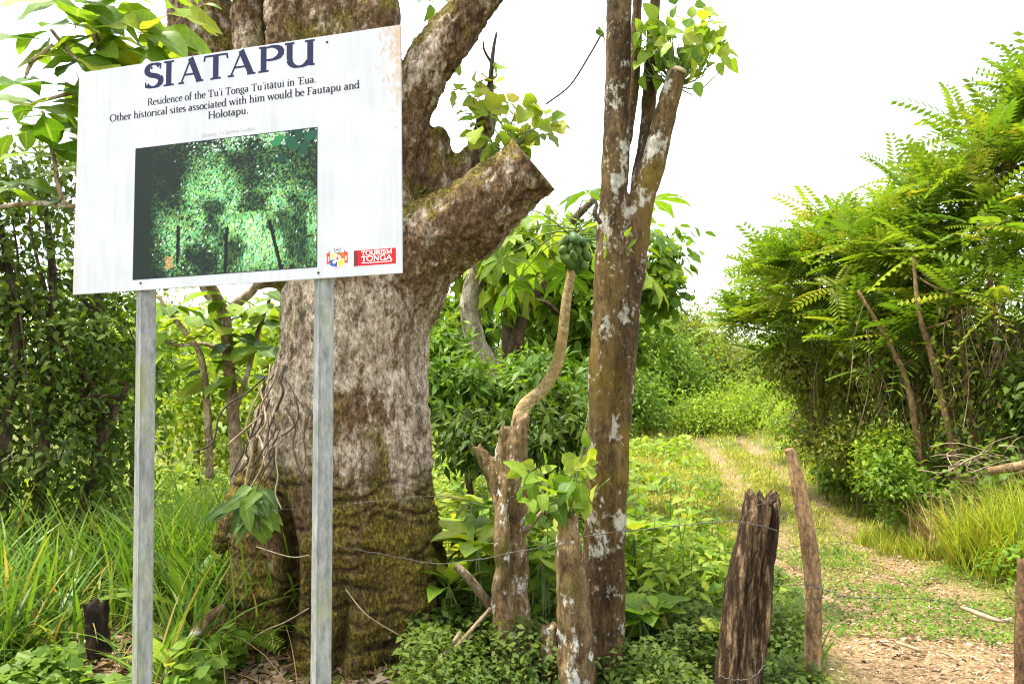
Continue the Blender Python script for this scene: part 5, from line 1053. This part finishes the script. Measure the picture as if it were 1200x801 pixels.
def rosette(name, label, px, Y, z, n, L, mk, shape, seed, el=.6, wid=1., group=None):
    r = np.random.RandomState(seed); x0 = (px-600)/F_PX*Y; b = np.array([x0, Y, gz(x0, Y)+z]); t = thing(name, label, 'plant', b-np.array([0, 0, z]), group)
    for i in range(n):
        a = i*2.4+r.rand()*.4; e = el*(1.15-.7*i/n)*(.8+.4*r.rand()); d = np.array([math.cos(a)*math.cos(e), math.sin(a)*math.cos(e), math.sin(e)])
        leaf_obj(LM[mk, shape, r.randint(2)], t, b+r.randn(3)*.02, d, np.array([-d[0]*.6, -d[1]*.6, 1]), L*(.7+.5*r.rand()), wid=wid)
        if z > .1 and i % 2 == 0:
            mb = MB(); g0 = np.array([x0+r.randn()*.03, Y, gz(x0, Y)]); tube(mb, [g0, (g0+b)/2+r.randn(3)*.03, b], [.009, .008, .006], 5, 6); mb.part('stem', t, M['green_stem'])
rosette('broad_leaf_plant', 'lush plant with long broad leaves right of the huge trunk', 548, 5.5, .55, 13, .42, 'big_leaf_bright', 'lance', 901, .5, 1.5)
rosette('broad_leaf_plant', 'lush broad-leaved plant just left of the dead stump', 575, 5.6, .75, 12, .40, 'big_leaf_bright', 'obov', 902, .45, .9)
rosette('broad_leaf_plant', 'broad-leaved plant low behind the dead stump', 625, 5.8, .45, 11, .36, 'big_leaf', 'obov', 903, .5)
rosette('broad_leaf_plant', 'plant with big pointed leaves low right of the forked tree', 745, 4.9, .30, 9, .30, 'big_leaf', 'heart', 904, .35)
rosette('broad_leaf_plant', 'low creeping plant with pale leaves between forked tree and thick post', 770, 4.45, .12, 8, .20, 'big_leaf_bright', 'ovate', 905, .3)
rosette('broad_leaf_plant', 'yellow-green lobed weed beside the thick post foot', 838, 4.7, .28, 7, .14, 'leaf_yellow', 'heart', 906, .5)
rosette('broad_leaf_plant', 'bright long-leaved plant low against the right foot of the huge trunk', 528, 5.0, .40, 12, .34, 'big_leaf_bright', 'lance', 911, .6, 1.3)
rosette('broad_leaf_plant', 'bright big-leaved plant squeezed between the dead stump and the lichen-spotted stump', 634, 5.1, .55, 11, .30, 'big_leaf_bright', 'obov', 912, .5)
rosette('broad_leaf_plant', 'bright plant with big oval leaves in front of the long broad leaves', 560, 5.05, .62, 11, .33, 'big_leaf_bright', 'obov', 913, .5)
rosette('broad_leaf_plant', 'big-leaved plant between the forked tree and the tall weeds', 742, 5.8, .62, 11, .30, 'big_leaf_bright', 'ovate', 914, .5)
rosette('strap_leaf_plant', 'strap-leaved plant at the left foot of the huge trunk', 222, 5.3, .2, 8, .55, 'big_leaf_deep', 'strap', 907, 1.0, 1.3)
rosette('broad_leaf_plant', 'seedling with dark heart leaves at the bottom left', 70, 4.1, .10, 9, .20, 'big_leaf_deep', 'heart', 908, .4)
rosette('broad_leaf_plant', 'pale-leaved seedling right of the left sign post foot', 205, 4.2, .22, 7, .22, 'big_leaf_bright', 'lance', 909, .9, 1.4)
rosette('broad_leaf_plant', 'small leafy seedling at the bottom edge left of the sign post', 125, 3.95, .12, 7, .17, 'big_leaf', 'heart', 910, .4)
for i, (px, Y, lb) in enumerate([(525, 6.6, 'fern tuft beside the huge trunk, right side'), (545, 7.2, 'fern behind the long broad leaves'), (520, 7.6, 'light fern high beside the huge trunk')]):
    r = np.random.RandomState(930+i); x0 = (px-600)/F_PX*Y; b = np.array([x0, Y, gz(x0, Y)+.35]); t = thing('fern', lb, 'fern', (x0, Y, b[2]-.35), 'ferns beside the huge trunk')
    for k in range(14):
        a = k*2.4; leaf_obj(FRM[k % 3], t, b, (math.cos(a), math.sin(a), .75-.05*k), (0, 0, 1), .6+.2*r.rand(), 'frond', 1.2)
cover('ground_cover', 'thick leafy undergrowth climbing the right bank below the feathery trees', 22000, (4.6, 10.5, 8.2, 16), .10, 'leaf_mid', 608, .95, .30)
# dry hanging stems inside the right bank
r = np.random.RandomState(66)
for i, (cx, Yc, lb) in enumerate([(1150, 9.5, 'curtain of thin dry stems under the tallest feathery tree'), (1060, 10.4, 'curtain of thin dry stems around the leaning stem'), (975, 12.2, 'curtain of thin dry creeper stems at the left end of the right bank')]):
    t = thing('creeper_curtain', lb, 'vine', ((cx-600)/F_PX*Yc, Yc, gz((cx-600)/F_PX*Yc, Yc)), 'dry creepers hanging in the right bank')
    for k in range(34):
        x = cx+r.uniform(-52, 52); y = r.uniform(330, 430); yb = r.uniform(470, 520); pts = [P(x, y, Yc+r.randn()*.2)]
        for q in range(3): x += r.uniform(-16, 20); pts.append(P(x, y+(yb-y)*(q+1)/3, Yc+r.randn()*.2))
        mb = MB(); tube(mb, pts, [.008, .006, .006, .004], 4, 12); mb.part('stem', t, M['twig_pale'] if k % 2 else M['twig'])
    xs_ = r.uniform(-58, 58, 900); ys_ = r.uniform(350, 530, 900); O = np.array([P(cx+a, b, Yc+c) for a, b, c in zip(xs_, ys_, r.randn(900)*.22)])
    leaves_part('foliage', t, M['leaf_olive'], O, r.randn(900, 3)+np.array([0, 0, -.8]), r.randn(900, 3)+np.array([0, -.6, .6]), .10, .045, r.rand(900))
# bushes on the right verge
for i, (px, Y, els, mt, lb) in enumerate([(1045, 9.3, [(1045, 560, 32, 30, .35), (1075, 590, 30, 30, .35)], 'leaf_mid', 'leafy green bush on the right verge, left of the brush pile'), (1000, 11.5, [(1000, 520, 40, 34, .5)], 'leaf_olive', 'olive bush on the right verge under the feathery trees'),
      (965, 14, [(960, 500, 38, 36, .7)], 'leaf_olive', 'brownish dry bush beside the path bend'), (1030, 10.2, [(1035, 530, 26, 28, .4)], 'leaf_light', 'bright green sprouting bush below the leaning stem'), (985, 12.6, [(985, 555, 30, 20, .5)], 'leaf_mid', 'low green bush behind the slim pole'), (930, 18, [(930, 490, 40, 26, .9)], 'leaf_light', 'light bush at the bend, left of the brownish bush')]):
    tree('verge_bush', lb, 'bush', Y, px, els, 950+i, M[mt], M['twig'], 110, 20, .09, .08, .04, limbs=8, r0=.012, group='bushes on the right verge')
tussock('dry tan grass hanging over the bank around the brush pile', [(1110, 8.5, .3), (1150, 8.6, .35), (1190, 8.6, .35), (1085, 8.9, .25), (1215, 8.5, .3)], 150, .8, 'straw', 515, .010)
# brush pile of dead branches
r = np.random.RandomState(61); bp = P(1150, 560, 8.4); brush = thing('brush_pile', 'pile of dry tangled branches on the right bank', 'brush pile', (bp[0], 8.4, gz(bp[0], 8.4)))
for i in range(56):
    a = P(r.uniform(1075, 1225), r.uniform(520, 600), 8.3+r.rand()*.6); an = r.uniform(-.3, 1.3)*(1 if r.rand() < .6 else -1); ln = r.uniform(.3, 1.0); e = a+np.array([math.cos(an)*ln, r.randn()*.2, math.sin(an)*ln*.6])
    mb = MB(); tube(mb, [a, (a+e)/2+r.randn(3)*.09, e+np.array([0, 0, -.12*ln])], [.003+.0045*r.rand()]*2+[.002], 4, 7); mb.part('branch', brush, M['twig_pale'] if i % 3 else M['twig'])
mb = MB(); pxtube(mb, [(1160, 552, 8.2, 4.5), (1185, 547, 8.2, 5), (1225, 540, 8.2, 5.5)], 9, jit=.05); V, Fs = mb.get()
o = thing('fallen_log', 'cut pale log end lying on the brush pile at the right edge', 'log', P(1185, 547, 8.2)); part('shaft', V, Fs, o, M['bark_pole'])
for lb, L, mt in (('pale stick lying across the path near the right edge post', [(1128, 711, 5.85, 3), (1150, 720, 5.7, 2.8), (1172, 727, 5.6, 2.5), (1186, 724, 5.6, 1.5)], 'twig_pale'), ('short dry stick on the path centre', [(1050, 752, 5.35, 2), (1080, 762, 5.25, 2)], 'twig_pale')):
    mb = MB(); pxtube(mb, L, 7); V, Fs = mb.get(); V[:, 2] = np.maximum(V[:, 2], ground_z(V[:, 0], V[:, 1])+.004); o = thing('stick', lb, 'stick', V.mean(0)); part('shaft', V, Fs, o, M[mt])
mb = MB(); pxtube(mb, [(175, 775, 4.55, 6), (215, 758, 4.6, 7), (240, 728, 4.7, 6), (262, 710, 4.8, 5)], 9, n=16, jit=.05); V, Fs = mb.get(); o = thing('mossy_branch', 'fallen pale mossy branch at the left foot of the huge trunk', 'branch', V.mean(0)); part('shaft', V, Fs, o, M['bark_stub'])
ch = stump('dark_lump', 'small brown-black lump in the grass left of the sign post', [[(116, 770, 4.5, 12), (110, 730, 4.5, 13), (106, 708, 4.5, 9)], [(112, 750, 4.5, 8), (120, 720, 4.5, 7), (124, 704, 4.5, 4)]], barkmat('brown_black', G(.004, .003, .002), G(.014, .008, .005), G(.05, .028, .014), G(.02, .012, .006), sc=20, vec=(1, 1, .3), lichen=.95, bst=1.0), 4.5, seed=15, amp=.03)  # dark-brown tuft, built here as a brown-black stump shape
